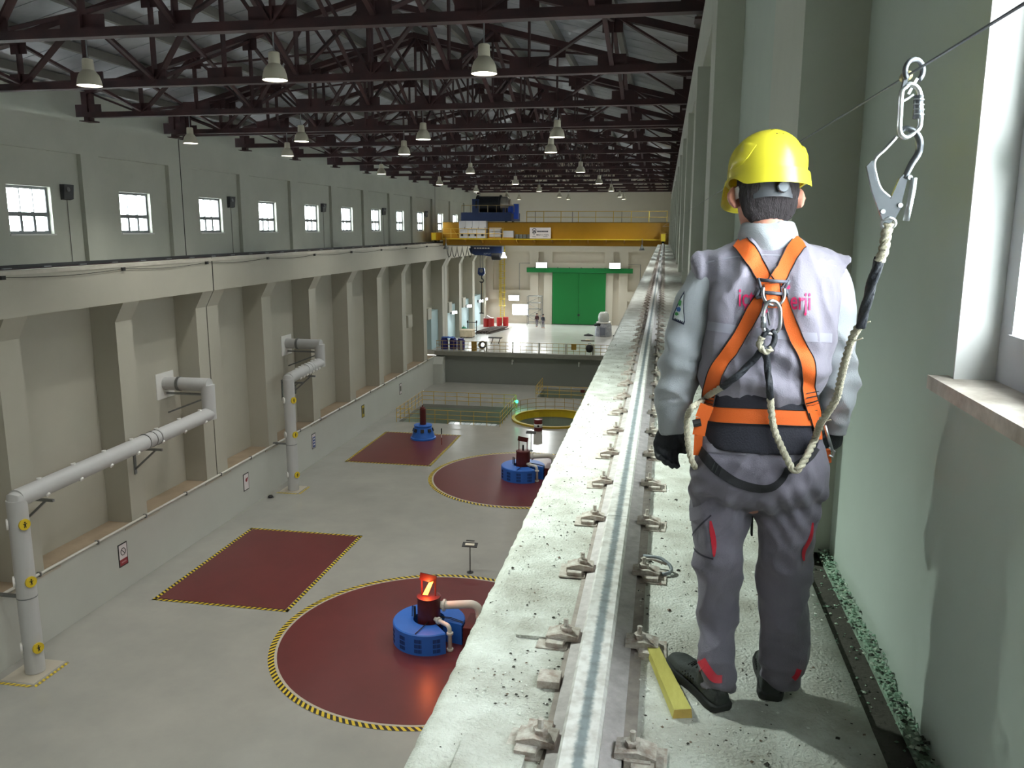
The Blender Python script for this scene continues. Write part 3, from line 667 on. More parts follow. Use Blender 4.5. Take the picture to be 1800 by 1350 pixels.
# notices on the wainscot
signw_m = mat('notice white', 'ddd6d8', .5); signr_m = mat('notice red', '8f2f38', .5); signb_m = mat('notice blue', '2d4b8f', .5); signy_m = mat('notice yellow', 'b9a83a', .5)
def notice(y, z, h, label, kind):
    w = .52; t = thing('wall_sign', label, 'sign', (-23.3, y, z)); X = -23.3
    bx(X, X+.02, y-w/2-.05, y+w/2+.05, z-h/2-.05, z+h/2+.05).build('frame', dark_m, t)
    bx(X+.02, X+.026, y-w/2, y+w/2, z-h/2, z+h/2).build('sheet', signy_m if kind == 'y' else signw_m, t)
    if kind == 'no':
        MB().box(X+.026, X+.03, y-w/2, y+w/2, z-h/2, z-h/2+h*.3).build('red_panel', signr_m, t)
        c = Vector((X+.03, y, z+h*.15)); m = MB().tube(arc(c, (0,.16,0), (0,0,.16), 0, 2*PI, 20)[:-1], .016, 5, closed=True)
        m.bar(c+Vector((0,-.11,.11)), c+Vector((0,.11,-.11)), .03, .006, up=(1,0,0)); m.build('prohibition_ring', dark_m, t)
        bx(X+.03, X+.033, y-w*.32, y+w*.32, z-h/2+h*.11, z-h/2+h*.19).build('text_block', mat('notice pink', 'b87f86', .5), t)
    elif kind == 'r':
        MB().tube([(X+.026,y+.02,z+.1),(X+.032,y+.02,z+.1)], .11, 16).bar((X+.03,y+.06,z+.14),(X+.03,y+.2,z+.2),.08,.006,up=(1,0,0)).build('symbol', signr_m, t)
    elif kind == 'b':
        bx(X+.026, X+.03, y-w*.4, y+w*.4, z-h/2+.03, z+h*.3).build('blue_panel', signb_m, t)
        for q in range(3): bx(X+.03, X+.033, y-w*.25, y+w*.25, z-h*.32+q*.2, z-h*.22+q*.2).build('text_block', signw_m, t)
    else:
        bx(X+.026, X+.03, y-w*.3, y+w*.3, z-h*.25, z+h*.3).build('symbol', mat('notice dark', '4a4a3a', .6), t)
notice(31.2, -14.35, .95, 'prohibition notice with a ring symbol and red foot on the left wall', 'no')
notice(42.4, -14.42, .9, 'white notice with a red dot on the left wall', 'r')
notice(51.9, -14.42, .95, 'blue and white notice beside the farther grey pipe', 'b')
notice(61.5, -14.42, .9, 'yellow notice on the left wall past the second hatch', 'y')
notice(71.2, -14.45, .9, 'small grey notice on the left wall beside the sunken pit', 'g')
# dark boxes beside every other upper window
for i, y in enumerate((31.15, 44.5, 57.65, 70.9, 84.2)):
    t = thing('speaker_box', 'dark wall box beside an upper window, %s one from the camera' % ORD[i], 'box', (-24.4, y, 1.4), 'dark boxes on the upper left wall')
    MB().prism([(-24.45,1.1),(-24.28,1.14),(-24.22,1.72),(-24.45,1.72)], 'y', y-.28, y+.28).build('case', dark_m, t)
    MB().tube([(-24.27,y-.06,1.52),(-24.215,y-.06,1.53)], .1, 12).build('dial', galv_m, t)
    MB().tube([(-24.42,y+.05,1.1),(-24.42,y+.05,ZP)], .014, 6).build('conduit', purlin_m, t)
t = thing('crane_rail', 'dark crane rail lying along the left wall ledge', 'rail', (-23.35, 50, ZP))
bx(-23.5, -23.2, -8, 109, ZP, ZP+.03).build('rail_foot', steel_m, t); bx(-23.4, -23.3, -8, 109, ZP+.03, ZP+.16).build('rail_head', dark_m, t)
for k in range(30): bx(-23.24, -23.16, 22+2.0*k, 22.4+2.0*k, ZP+.03, ZP+.07).build('rail_clip', galv_m, t)
t = thing('sagging_cable', 'thin dark cable sagging along the edge of the left crane beam', 'cable', (-22.79, 50, ZP))
pts = []
for k in range(0, 133):
    y = 20+k*.5; ph = (y-25.5)/6.67; pts.append((-22.78, y, ZP-.22-.10*math.sin(PI*(ph-math.floor(ph)))))
MB().tube(pts, .013, 5).build('cable', jd, t)
for k in range(10): bx(-22.83, -22.74, 25.4+6.67*k, 25.6+6.67*k, ZP-.3, ZP-.16).build('clip', black_m, t)
# ================================================================ END OF THE HALL
def flood(x, y, z, label, w=1.5, h=.75, face=(0,-1,0), watts=900, group='floodlights at the end of the hall', down=.9):
    t = thing('floodlight', label, 'lamp', (x, y, z), group); f = Vector(face); sd = Vector((-f.y, f.x, 0))
    c = Vector((x, y, z)); MB().bar(c-sd*(w/2), c+sd*(w/2), .28, h, up=(0,0,1)).build('housing', galv_m, t)
    cc = c+f*.15; MB().bar(cc-sd*(w*.46), cc+sd*(w*.46), .02, h*.86, up=(0,0,1)).build('lens', flood_m, t)
    MB().bar(c-f*.14, c-f*.4, .1, .1).build('bracket', galv_m, t)
    l = bpy.data.lights.new('flood_bulb', 'SPOT'); l.energy = watts; l.spot_size = math.radians(150); l.spot_blend = .8; l.shadow_soft_size = .4; l.color = (.95,1,1)
    o = bpy.data.objects.new('flood_bulb', l); COL.objects.link(o); o.location = cc+f*.1; o.rotation_euler = (f+Vector((0,0,-down))).to_track_quat('-Z', 'Y').to_euler()
flood(-15.86, 108.95, -4.75, 'bright floodlight over the left end of the green door track', watts=3400)
flood(-6.27, 108.95, -4.75, 'bright floodlight over the right end of the green door track', watts=3400)
flood(-19.6, 109.2, -9.15, 'bright floodlight on the end wall above the small window', watts=1200)
for i, (u, v) in enumerate(((796,549),(822,538),(843,529),(860,522))):
    p = atx(u, v, -23.6); flood(-23.5, min(p.y, 108.6), p.z, 'white lamp in the %s alcove beyond the bay edge' % ORD[i], .9, .35, (.9,-.44,0), 380, 'alcove lamps', 1.6)
# caged ladder
lx, ly = -21.2, 109.25; t = thing('caged_ladder', 'tall yellow caged ladder on the end wall', 'ladder', (lx, ly, ZB))
ylw = mat('ladder yellow', 'cdb648', .5)
for d in (-.25, .25): MB().tube([(lx+d,ly,ZB),(lx+d,ly,-1.7)], .06, 6).build('side_rail', ylw, t)
for k in range(36): MB().tube([(lx-.25,ly,ZB+.3+k*.29),(lx+.25,ly,ZB+.3+k*.29)], .028, 5).build('rung', ylw, t)
for k in range(10): MB().tube(arc((lx,ly,-10.2+k*.92), (.42,0,0), (0,-.75,0), 0, PI, 10), .055, 5).build('cage_hoop', ylw, t)
for a in (.5, PI/2, PI-.5): MB().tube([(lx+.42*math.cos(a),ly-.75*math.sin(a),-10.2),(lx+.42*math.cos(a),ly-.75*math.sin(a),-1.9)], .04, 5).build('cage_bar', ylw, t)
# conduit loop on the end wall
t = thing('wall_conduit', 'thin grey conduit running round the end wall by the door', 'pipe', (-11, 109.6, -6))
MB().tube([(-18.95,109.6,-9.0),(-18.95,109.6,-4.55),(-16.8,109.6,-4.55)], .04, 6).tube([(-5.4,109.6,-4.6),(-3.0,109.6,-4.6),(-3.0,109.6,-9)], .04, 6).tube([(-15.0,109.6,-4.7),(-7.2,109.6,-4.7)], .04, 6).build('conduit', galv_m, t)
# scaffold
t = thing('scaffold_tower', 'slender grey scaffold tower by the end wall', 'scaffold', (-16.6, 108.2, ZB))
for x in (-17.55, -15.7):
    for y in (107.6, 108.8): MB().tube([(x,y,ZB),(x,y,-8.75)], .04, 6).build('upright', galv_m, t)
for k in range(5):
    z = ZB+.35+k*.87
    for y in (107.6, 108.8): MB().tube([(-17.55,y,z),(-15.7,y,z)], .03, 6).build('ledger', galv_m, t)
for k in range(4):
    z = ZB+.35+k*.87; a, b = (-17.55,-15.7) if k % 2 else (-15.7,-17.55); MB().tube([(a,107.6,z),(b,107.6,z+.87)], .025, 6).build('brace', galv_m, t)
# red drums and stores
for i, (x, y, h, lb) in enumerate(((-22.5,104.9,.95,'left end of the row'),(-21.75,104.6,1.0,'with a dark lid, second in the row'),(-21.0,106.2,.98,'third in the row'),(-20.2,106.4,1.05,'right end of the row, standing clear'))):
    drum(x, y, ZB, 'red drum on the assembly bay floor, '+lb, red_m, 'red drums by the end wall', None, .36, h+.1)
t = thing('folded_sheet', 'pale crumpled sheet lying on the red drums', 'sheet', (-22.3, 105.0, ZB+1.1)); MB().box(-22.8, -21.6, 104.7, 105.2, ZB+1.1, ZB+1.2).prism([(-22.7,ZB+1.2),(-21.9,ZB+1.2),(-22.4,ZB+1.5)], 'y', 104.75, 105.1).build('sheet', mat('pale sheet', 'ded5d2', .7), t)
t = thing('bar_stack', 'stack of long rusty steel bars lying on the bay floor', 'steel bars', (-21.0, 100.3, ZB))
for k in range(16):
    a = Vector((-22.3+k*.12, 97.6+random.uniform(-.3,.2), ZB+.06+.12*(k % 3))); b = Vector((-21.3+k*.14, 103.2+random.uniform(-.5,.6), ZB+.06+.12*(k % 3)))
    MB().bar(a, b, .09, .09).build('bar', rust_m, t)
t = thing('timber_crate', 'pale timber crate on the bay floor between the columns', 'crate', (-22.6, 94.0, ZB))
MB().box(-23.2, -21.7, 93.4, 94.8, ZB+.12, ZB+.85).build('body', wood_m, t); bx(-23.25, -21.65, 93.35, 94.85, ZB+.85, ZB+.9).build('lid', wood_m, t)
for x in (-23.1, -22.5, -21.9): bx(x, x+.15, 93.35, 94.85, ZB, ZB+.12).build('skid', rust_m, t)
for x in (-23.15, -21.9): bx(x, x+.12, 93.36, 93.4, ZB+.12, ZB+.85).build('batten', wood_m, t)
t = thing('gas_bottle', 'squat green container behind the timber crate', 'container', (-23.3, 96.0, ZB)); MB().lathe([(.4,ZB),(.45,ZB+.2),(.42,ZB+.8),(.15,ZB+1.0)], (-23.3,96,0), 16).build('tank', teal_m, t, smooth=True); MB().lathe([(.1,ZB+1.0),(.1,ZB+1.15)], (-23.3,96,0), 10).build('neck', white_m, t)
t = thing('hand_trolley', 'dark steel trolley frame standing in the lit alcove', 'trolley', (-22.6, 97.0, ZB))
for x in (-23.0, -21.9): MB().tube([(x,96.6,ZB),(x,96.6,ZB+1.6)], .05, 6).build('upright', dark_m, t)
MB().tube([(-23.0,96.6,ZB+1.5),(-21.9,96.6,ZB+1.5)], .04, 6).tube([(-23.0,96.6,ZB+.5),(-21.9,96.6,ZB+.5)], .04, 6).build('crossbar', dark_m, t)
for x in (-23.0, -21.9): MB().lathe([(.16,-.06),(.16,.06)], (x,96.6,ZB+1.55), 12, axis='x').build('wheel', rubber_m, t)
for i, (x, y) in enumerate(((-22.6,84.3),(-21.7,84.5),(-20.8,84.3))):
    t = thing('plastic_drum', 'indigo plastic drum behind the bay rail, %s' % ('in the left corner','middle of three','right of three')[i], 'drum', (x, y, ZB), 'indigo drums behind the bay rail')
    MB().lathe([(.36,ZB),(.4,ZB+.1),(.4,ZB+1.0),(.3,ZB+1.1),(.3,ZB+1.14)], (x,y,0), 18).build('barrel', indigo_m, t, smooth=True, auto=40); MB().lathe([(.31,ZB+1.1),(.31,ZB+1.18)], (x,y,0), 18).build('lid', indigo_m, t)
t = thing('tarpaulin', 'crumpled light blue tarpaulin over the indigo drums', 'tarpaulin', (-22.2, 84.4, ZB+1.2)); m = MB(); R = []
for i in range(9):
    R.append([(-22.9+j*.17, 83.95+i*.12, ZB+1.19+.16*max(0,noise.noise((i*.7,j*.6,3)))+.12*math.exp(-((i-4)**2+(j-3)**2)/8)) for j in range(9)])
m.add([p for r in R for p in r], [(i*9+j, i*9+j+1, (i+1)*9+j+1, (i+1)*9+j) for i in range(8) for j in range(8)]); m.build('sheet', bluetarp_m, t, fix=False)
t = thing('low_bench', 'low dark trestle bench on the bay floor', 'bench', (-18.2, 89.4, ZB)); bx(-18.9,-17.4,89.2,89.7,ZB+.6,ZB+.72).build('top', dark_m, t)
for x in (-18.6,-17.8): MB().bar((x,89.45,ZB),(x+.2,89.45,ZB+.6),.08,.08).build('leg', dark_m, t)
t = thing('hose_reel', 'dark coiled hose standing behind the bay rail', 'hose', (-18.7, 85.2, ZB)); MB().tube(arc((-18.7,85.2,ZB+.42),(.36,0,0),(0,.1,.34),0,2*PI,20)[:-1],.09,8,closed=True).tube(arc((-18.7,85.35,ZB+.42),(.3,0,0),(0,.1,.3),0,2*PI,20)[:-1],.09,8,closed=True).build('hose', rubber_m, t, smooth=True)
bx(-19.5,-19.0,83.5,83.9,ZB,ZB+.95).build('stand', mat('ochre box', '9a7a2a', .6), t)
t = thing('wrapped_machine', 'machine wrapped in clear film standing on the bay floor', 'machine', (-6.85, 98.6, ZB)); cx, cy = -6.85, 98.6
MB().lathe([(1.0,ZB),(1.02,ZB+.1),(.95,ZB+1.3),(.8,ZB+1.55)], (cx,cy,0), 10).build('base', wrap_m, t, smooth=True, auto=35); MB().lathe([(.85,ZB+1.55),(.85,ZB+1.68),(.72,ZB+1.7)], (cx,cy,0), 20).build('flange', white_m, t)
MB().lathe([(.62,ZB+1.7),(.66,ZB+2.2),(.6,ZB+2.6),(.4,ZB+2.85),(0,ZB+2.9)], (cx,cy,0), 18).build('motor', mat('film wrapped motor','cdd2d0',.25,var=.15,vscale=3), t, smooth=True)
bx(cx-.35, cx+.3, cy-1.06, cy-.9, ZB+.2, ZB+1.1).build('panel', mat('grey wrapped panel','7d8293',.4), t)
MB().tube([(cx-1.0,cy-.5,ZB+1.35),(cx-.6,cy-.75,ZB+1.45),(cx-.3,cy-.8,ZB+1.4)], .16, 8).build('hose', rubber_m, t, smooth=True)
for i, (x, y, w_) in enumerate(((-8.6,98.2,.55),(-5.2,98.4,.5))):
    t = thing('cable_heap', 'black heap of cable on the floor, %s the wrapped machine' % ('left of','right of')[i], 'cable', (x, y, ZB), 'black cable heaps')
    pts = [(x+w_*(1-k/60)*math.cos(k*.55), y+w_*.7*(1-k/60)*math.sin(k*.55), ZB+.07+.003*k) for k in range(60)]; MB().tube(pts, .06, 6).build('coil', rubber_m, t, smooth=True)
t = thing('broken_pallet', 'flat brown plank lying in front of the wrapped machine', 'plank', (-8.2, 93.6, ZB)); bx(-9.0,-7.5,93.4,93.7,ZB,ZB+.08).build('plank', rust_m, t); bx(-8.5,-8.0,93.3,93.8,ZB+.08,ZB+.15).build('block', wood_m, t)
t = thing('rail_box', 'ochre box hanging on the bay rail', 'box', (-8.7, 82.95, ZB+.8)); bx(-8.95,-8.45,82.75,82.98,ZB+.5,ZB+1.05).build('case', mat('ochre box', '9a7a2a', .6), t); bx(-8.97,-8.43,82.73,82.98,ZB+1.05,ZB+1.1).build('lid', mat('ochre box', '9a7a2a', .6), t)
t = thing('rail_bag', 'round black bag hanging on the bay rail', 'bag', (-7.1, 82.62, ZB+.7)); MB().lathe([(0,-.42),(.28,-.34),(.4,0),(.3,.3),(.12,.4),(0,.4)], (-7.1,82.62,ZB+.72), 14).build('bag', rubber_m, t, smooth=True); MB().tube(arc((-7.1,82.85,ZB+1.1),(.15,0,0),(0,.1,.12),0,PI,8),.02,6).build('strap', rubber_m, t)
for i, (u, v) in enumerate(((901,634),(1018,638))):
    p = at(u, v, 83.38); t = thing('wall_hook', 'small pale fitting on the step wall, %s' % ('left one','right one')[i], 'fitting', p, 'fittings on the step wall'); MB().tube([p, p+Vector((0,-.25,0)), p+Vector((0,-.3,-.35))], .05, 6).build('arm', white_m, t); MB().lathe([(.12,0),(.12,.04)], p, 10, axis='y').build('rose', white_m, t)
# ================================================================ BRIDGE CRANE
cr = thing('bridge_crane', 'yellow bridge crane spanning the hall with a navy trolley on top', 'crane', (-11.4, 85, -1.4))
Y1 = 84.2
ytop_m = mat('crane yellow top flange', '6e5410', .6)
for nm, y in (('girder', Y1), ('girder', 88.0)):
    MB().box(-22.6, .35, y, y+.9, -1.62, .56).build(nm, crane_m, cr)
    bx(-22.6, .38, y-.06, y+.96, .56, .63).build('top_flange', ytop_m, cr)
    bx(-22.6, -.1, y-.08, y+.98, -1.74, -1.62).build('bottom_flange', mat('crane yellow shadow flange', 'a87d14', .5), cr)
for x in (-.18, -23.1):
    bx(x-.32, x+.32, 82.6, 90.4, -1.22, -.45).build('end_carriage', crane_m, cr)
    for y in (83.2, 84.4, 88.6, 89.8): MB().lathe([(.17,-.12),(.17,.12)], (x,y,-1.21), 16, axis='x').build('wheel', dark_m, cr)
    bx(x-.2, x+.2, 82.45, 82.6, -1.2, -.5).build('buffer', yellow_m, cr)
bx(-22.4, -.4, 83.2, Y1, -1.12, -1.04).build('walkway', yellow_m, cr)
for k in range(13): MB().prism([(83.25,-1.12),(Y1,-1.12),(Y1,-1.5)], 'x', -22+1.8*k, -21.92+1.8*k).build('bracket', crane_m, cr)
for k in range(2):       # lower rails of the walkway
    MB().tube([(-22.4,83.2,-.1+.5*k-.45),(-16,83.2,-.1+.5*k-.45)], .03, 6).build('walkway_rail', rail_y_m, cr)
for k in range(8): MB().tube([(-22.4+.9*k,83.2,-1.04),(-22.4+.9*k,83.2,-.05)], .03, 6).build('walkway_post', rail_y_m, cr)
MB().bar((-22.0,83.9,.6),(-20.9,83.9,-1.0),.15,.1).build('stair_stringer', crane_m, cr)
for k in range(4):
    x0 = -20.68+.71*k; c = bx(x0, x0+.7, 83.35, 84.1, -.98, .74).build('electric_cabinet', cabinet_m, cr)
    bx(x0+.02, x0+.68, 83.31, 83.35, -.96, .72).build('cabinet_door', cabinet_m, c)
    bx(x0+.2, x0+.45, 83.29, 83.31, -.8, -.55).build('filter_grille', dark_m, c); bx(x0+.58, x0+.63, 83.27, 83.31, -.1, .1).build('handle', dark_m, c)
for (a, b, h) in ((-17.55,-16.4,.05),(-16.2,-15.1,-.25)):
    c = bx(a, b, 83.5, 84.1, -.9, h).build('resistor_box', cabinet_m, cr); bx(a-.04, b+.04, 83.45, 84.12, -1.0, -.9).build('box_shelf', crane_m, cr)
for k in range(4): bx(-14.9+.4*k, -14.6+.4*k, 83.7, 84.1, -1.0, -.6).build('junction_box', galv_m, cr)
# load plate: emblem and two lines of blurred dark lettering, the lower one a capacity in TON
sg = bx(-13.42, -11.28, 83.55, 83.62, -1.0, .08).build('capacity_sign', signw_m, cr)
sg['label'] = 'white sign with a dark emblem and two lines of lettering'
navy_m = mat('sign navy', '1d2036', .5)
def text_mesh(txt, size):
    cu = bpy.data.curves.new('t', 'FONT'); cu.body = txt; cu.size = size; cu.resolution_u = 3; cu.offset = .012
    o = bpy.data.objects.new('t', cu); COL.objects.link(o); bpy.context.view_layer.update()
    dg = bpy.context.evaluated_depsgraph_get(); me = bpy.data.meshes.new_from_object(o.evaluated_get(dg)); bpy.data.objects.remove(o)
    v = [tuple(p.co) for p in me.vertices]; f = [tuple(p.vertices) for p in me.polygons]; return v, f
def flat_text(txt, x0, z0, w, h, y, name, m, parent):
    v, f = text_mesh(txt, 1.0)
    ax = min(p[0] for p in v); bxx = max(p[0] for p in v); az = min(p[1] for p in v); bz = max(p[1] for p in v)
    MB().add([(x0+(p[0]-ax)/(bxx-ax)*w, y, z0+(p[1]-az)/(bz-az)*h) for p in v], f).build(name, m, parent, fix=False)
flat_text('MAX 12 TON', -12.72, -.72, 1.2, .17, 83.54, 'lettering', navy_m, sg)
for k in range(9): bx(-12.68+.128*k, -12.68+.128*k+.10, 83.53, 83.55, -.36, -.23).build('letter_block', navy_m, sg)
e = MB(); e.tube(arc((-12.95,83.545,-.18),(.17,0,0),(0,0,.17),-.3,PI+.3,14), .035, 5).bar((-13.08,83.545,-.5),(-13.08,83.545,-.3),.1,.02,up=(0,1,0)).bar((-12.82,83.545,-.5),(-12.82,83.545,-.28),.1,.02,up=(0,1,0)).bar((-12.97,83.545,-.66),(-12.95,83.545,-.2),.06,.02,up=(0,1,0)).bar((-13.05,83.545,-.25),(-12.85,83.545,-.25),.1,.02,up=(0,1,0))
e.build('emblem', navy_m, sg)
for a, b in ((-13.15,-12.8),(-12.05,-11.6)): bx(a, b, 83.53, 83.55, -.84, -.8).build('rule', navy_m, sg)
# trolley on top
tz = .63
bx(-20.6, -15.4, 83.9, 89.2, tz+.1, tz+.95).build('trolley_frame', craneblue_m, cr)
for x in (-20, -16):
    for y in (84.5, 88.4): MB().lathe([(.22,-.1),(.22,.1)], (x,y,tz+.12), 16, axis='x').build('trolley_wheel', dark_m, cr)
MB().lathe([(.4,-19.3),(.98,-19.25),(.98,-19.1),(.86,-19.08),(.86,-16.9),(.98,-16.85),(.98,-16.7),(.5,-16.68)], (0,85.6,tz+1.75), 28, axis='x').build('hoist_drum', mat('dark rope drum','22262c',.5,metal=.3,var=.3,vscale=4), cr, smooth=True, auto=35)
MB().lathe([(.8,-16.7),(.8,-16.1),(.55,-15.9),(.55,-15.7)], (0,85.6,tz+1.75), 24, axis='x').build('brake_drum', mat('bright brake drum','c9c3b6',.35,metal=.6), cr, smooth=True, auto=35)
bx(-19.6, -18.9, 84.7, 86.5, tz+.9, tz+2.3).build('gearbox', craneblue_m, cr); bx(-16.4, -15.9, 84.6, 85.6, tz+.95, tz+1.4).build('motor_seat', craneblue_m, cr)
MB().lathe([(.33,-15.8),(.36,-15.7),(.36,-14.95),(.25,-14.9)], (0,84.7,tz+1.2), 20, axis='x').build('motor', cranebrt_m, cr, smooth=True, auto=35)
for k in range(5): bx(-15.7+.14*k, -15.64+.14*k, 84.3, 85.1, tz+.85, tz+1.6).build('motor_fin', cranebrt_m, cr)
bx(-15.2, -14.75, 84.3, 84.9, tz+.3, tz+1.8).build('control_panel', cranebrt_m, cr)
for k in range(7): MB().tube([(-20.5+.9*k,83.92,tz+.95),(-20.5+.9*k,83.92,tz+1.65)], .025, 6).build('trolley_post', railtan_m, cr)
MB().tube([(-20.5,83.92,tz+1.65),(-15.1,83.92,tz+1.65)], .025, 6).build('trolley_rail', railtan_m, cr)
# rail on the girder
for q in (.55, 1.15): MB().tube([(-14.6,88.8,.63+q),(.2,88.8,.63+q)], .035, 6).build('girder_rail', rail_y_m, cr)
for k in range(9): MB().tube([(-14.6+1.84*k,88.8,.63),(-14.6+1.84*k,88.8,1.78)], .04, 6).build('girder_post', yellow_m if k in (6, 7) else rail_y_m, cr)
# underslung hoist
hz = -1.74
bx(-19.7, -16.4, 84.2, 85.2, hz-.75, hz).build('underslung_hoist', craneblue_m, cr)
MB().prism([(-19.9,hz-.3),(-16.6,hz-.3),(-16.9,hz-.95),(-17.4,hz-1.15),(-18.4,hz-1.0),(-19.2,hz-1.0),(-19.7,hz-.8)], 'y', 84.3, 85.1).build('hoist_body', craneblue_m, cr)
for k in range(6): bx(-19.3+.28*k, -19.1+.28*k, 84.17, 84.2, hz-.33, hz-.22).build('window_slot', white_m, cr)
flat_text('IBIOI', -18.3, hz-.9, .75, .32, 84.28, 'hoist_marking', mat('hoist marking','aab0c0',.5), cr)
MB().lathe([(.42,-17.5),(.45,-17.4),(.45,-16.6),(.3,-16.5)], (0,84.6,hz-1.05), 20, axis='x').build('hoist_motor', dark_m, cr, smooth=True, auto=35)
MB().lathe([(.1,.5),(.14,.3),(.3,0),(.3,-.02),(0,-.02)], (-16.15,84.0,hz-1.2), 16).build('work_lamp', flood_m, cr)
for x in (-22.0, -2.2): 
    MB().lathe([(.08,.55),(.12,.35),(.3,0),(.28,0),(.1,.33)], (x,83.1,hz-.35), 16).build('work_lamp', galv_m, cr, smooth=True); MB().tube([(x,83.1,hz+.2),(x,83.1,hz+.8)], .03, 6).build('lamp_stem', galv_m, cr)
pts = []
for k in range(5):
    x0 = -22.1+.55*k; pts += [Vector((x0+.5*t, 83.8, hz-.05-1.15*math.sin(PI*t)**.6)) for t in (0,.1,.2,.35,.5,.65,.8,.9)]
MB().tube(pts+[Vector((-19.4,83.8,hz-.05))], .035, 6).build('festoon_cable', rubber_m, cr)
bx(-22.9, -16, 83.7, 83.85, hz-.08, hz).build('festoon_track', galv_m, cr)
for x in (-18.75, -18.5): MB().tube([(x,84.6,hz-.9),(x,84.6,hz-2.4)], .03, 6).build('hoist_rope', dark_m, cr)
bk = MB().prism([(-18.95,hz-2.3),(-18.3,hz-2.3),(-18.25,hz-2.9),(-18.45,hz-3.1),(-18.8,hz-3.1),(-19.0,hz-2.9)], 'y', 84.45, 84.75).build('hook_block', craneblue_m, cr)
MB().lathe([(.2,-.17),(.2,.17)], (-18.62,84.6,hz-2.6), 16, axis='y').build('sheave', galv_m, bk)
MB().tube([(-18.62,84.6,hz-3.1),(-18.62,84.6,hz-3.4)]+arc((-18.62,84.6,hz-3.62),(.2,0,0),(0,0,.2),PI/2,-PI*.9,10), .06, 8).build('hook', dark_m, bk)
MB().tube([(-18.62,84.6,hz-3.7),(-18.62,84.6,hz-7.0)], .05, 6).build('sling', dark_m, cr); bx(-18.85,-18.4,84.5,84.7,hz-7.05,hz-6.95).build('sling_bar', dark_m, cr)
MB().tube([(-18.55,84.6,hz-3.7),(-18.5,84.6,hz-7.0)], .03, 6).build('sling_leg', railtan_m, cr)
# ================================================================ WALKWAY ON THE RIGHT CRANE BEAM
XE = -.69
def edge_x(y): return XE+.003*noise.noise((0, y*1.7, 3))+.012*min(0, noise.noise((2, y*7, 5)))*-1+.006*noise.noise((4, y*21, 5))
wk = MB(); ysr = [-8+.5*k for k in range(10)]+[-3+.1*k for k in range(40)]+[1+.03*k for k in range(367)]+[12+.5*k for k in range(197)]
xs_ = [None, -.66, -.62, -.55, -.45, -.35, -.1, .1, .3, .5, .69]
rows = []
for y in ysr:
    r = []
    for x in xs_:
        xx = edge_x(y) if x is None else x
        d = .006*noise.noise((xx*3, y*3, 0))+.004*noise.noise((xx*14, y*14, 4)); 
        if x is None: d -= .012+.012*abs(noise.noise((1, y*8, 2)))
        if x is not None and (-.5 < x < .02 or x == .69): d = min(d, 0)-.001
        r.append(Vector((xx, y, ZP+d)))
    rows.append([Vector((r[0].x-.004, y, ZP-.5))]+[r[0]+Vector((-.003,0,-.05))]+r+[Vector((.69, y, ZP-.5))])
nc = len(rows[0]); allv = [p for r in rows for p in r]
wk.add(allv, [(i*nc+j, i*nc+j+1, (i+1)*nc+j+1, (i+1)*nc+j) for i in range(len(rows)-1) for j in range(nc-1)])
# walkway material: whitewashed concrete, worn brown along the rail, with fine grit
m = conc_m; nt = m.node_tree; b = nt.nodes['Principled BSDF']
WALK = struct(wk.build('walkway_beam', [conc_m, concgreen_m], None, fix=False))
for i, p in enumerate(WALK.data.polygons):
    if i % (nc-1) in (0, 1): p.material_index = 1
    p.use_smooth = True
struct(bx(-.69, .25, -8, 110, -3.1, ZP-.3).build('walkway_beam_core', wall_m))
WG = bx(.69, XW, -8, 110, ZP-.3, ZP-.035).build('sunk_strip', mat('dark brown strip', '4e4b44', .95, var=.3, vscale=8, bump=.6, bscale=60), WALK)  # narrow strip along the wall base, slightly sunk and coloured dark brown grey
bx(.79, XW+.01, -8, 110, ZP-.3, ZP-.005).build('wall_ledge', mat('mint rubble ledge', '9db5a0', .95, var=.35, vscale=14, bump=1.0, bscale=45), WALK)
# grit and rubble
def pebble(m, p, s, mi=0):
    q = [Vector(p)+Vector((random.uniform(.6,1.2)*dx, random.uniform(.6,1.2)*dy, random.uniform(.5,1)*dz))*s for dx, dy, dz in ((1,0,0),(0,1,0),(-1,0,0),(0,-1,0),(0,0,.7),(0,0,-.3))]
    a = random.uniform(0, PI); c, s_ = math.cos(a), math.sin(a); pp = Vector(p)
    q = [pp+Vector(((v-pp).x*c-(v-pp).y*s_, (v-pp).x*s_+(v-pp).y*c, (v-pp).z)) for v in q]
    m.add(q, [(0,1,4),(1,2,4),(2,3,4),(3,0,4),(1,0,5),(2,1,5),(3,2,5),(0,3,5)], mi)
gm = [mat('dark grit', '3c3832', .9), mat('white chips', 'e6e6df', .8), mat('brown grit', '7b6a5e', .9)]
g1 = MB()
for k in range(8000):
    y = 1.2+12*random.random()**2.0; x = random.uniform(-.66, .68)
    if -.30 < x < -.06: continue
    cl = noise.noise((x*2.5, y*2.5, 9))
    if cl < -.05 and random.random() < .75: continue
    s = random.choice((.0025,.003,.004,.005,.007)) * (1.7 if random.random() < .06 else 1)
    pebble(g1, (x, y, ZP+.002), s, random.choice((0,0,1,1,2)))
gs = g1.build('loose_grit', gm, WALK, fix=False); gs['kind'] = 'stuff'
g2 = MB(); rm = [mat('mint rubble', '8fae98', .95), mat('dark rubble', '3f463d', .95), mat('pale rubble', 'b9c8b6', .95)]
for k in range(1500):
    y = 1.2+4.5*random.random(); h = abs(noise.noise((0, y*2.2, 1)))
    x = random.uniform(.775, .83); pebble(g2, (x, y, ZP+random.uniform(-.01, .02+.04*h)), random.choice((.004,.006,.009,.012)), random.choice((0,0,1,2,0)))
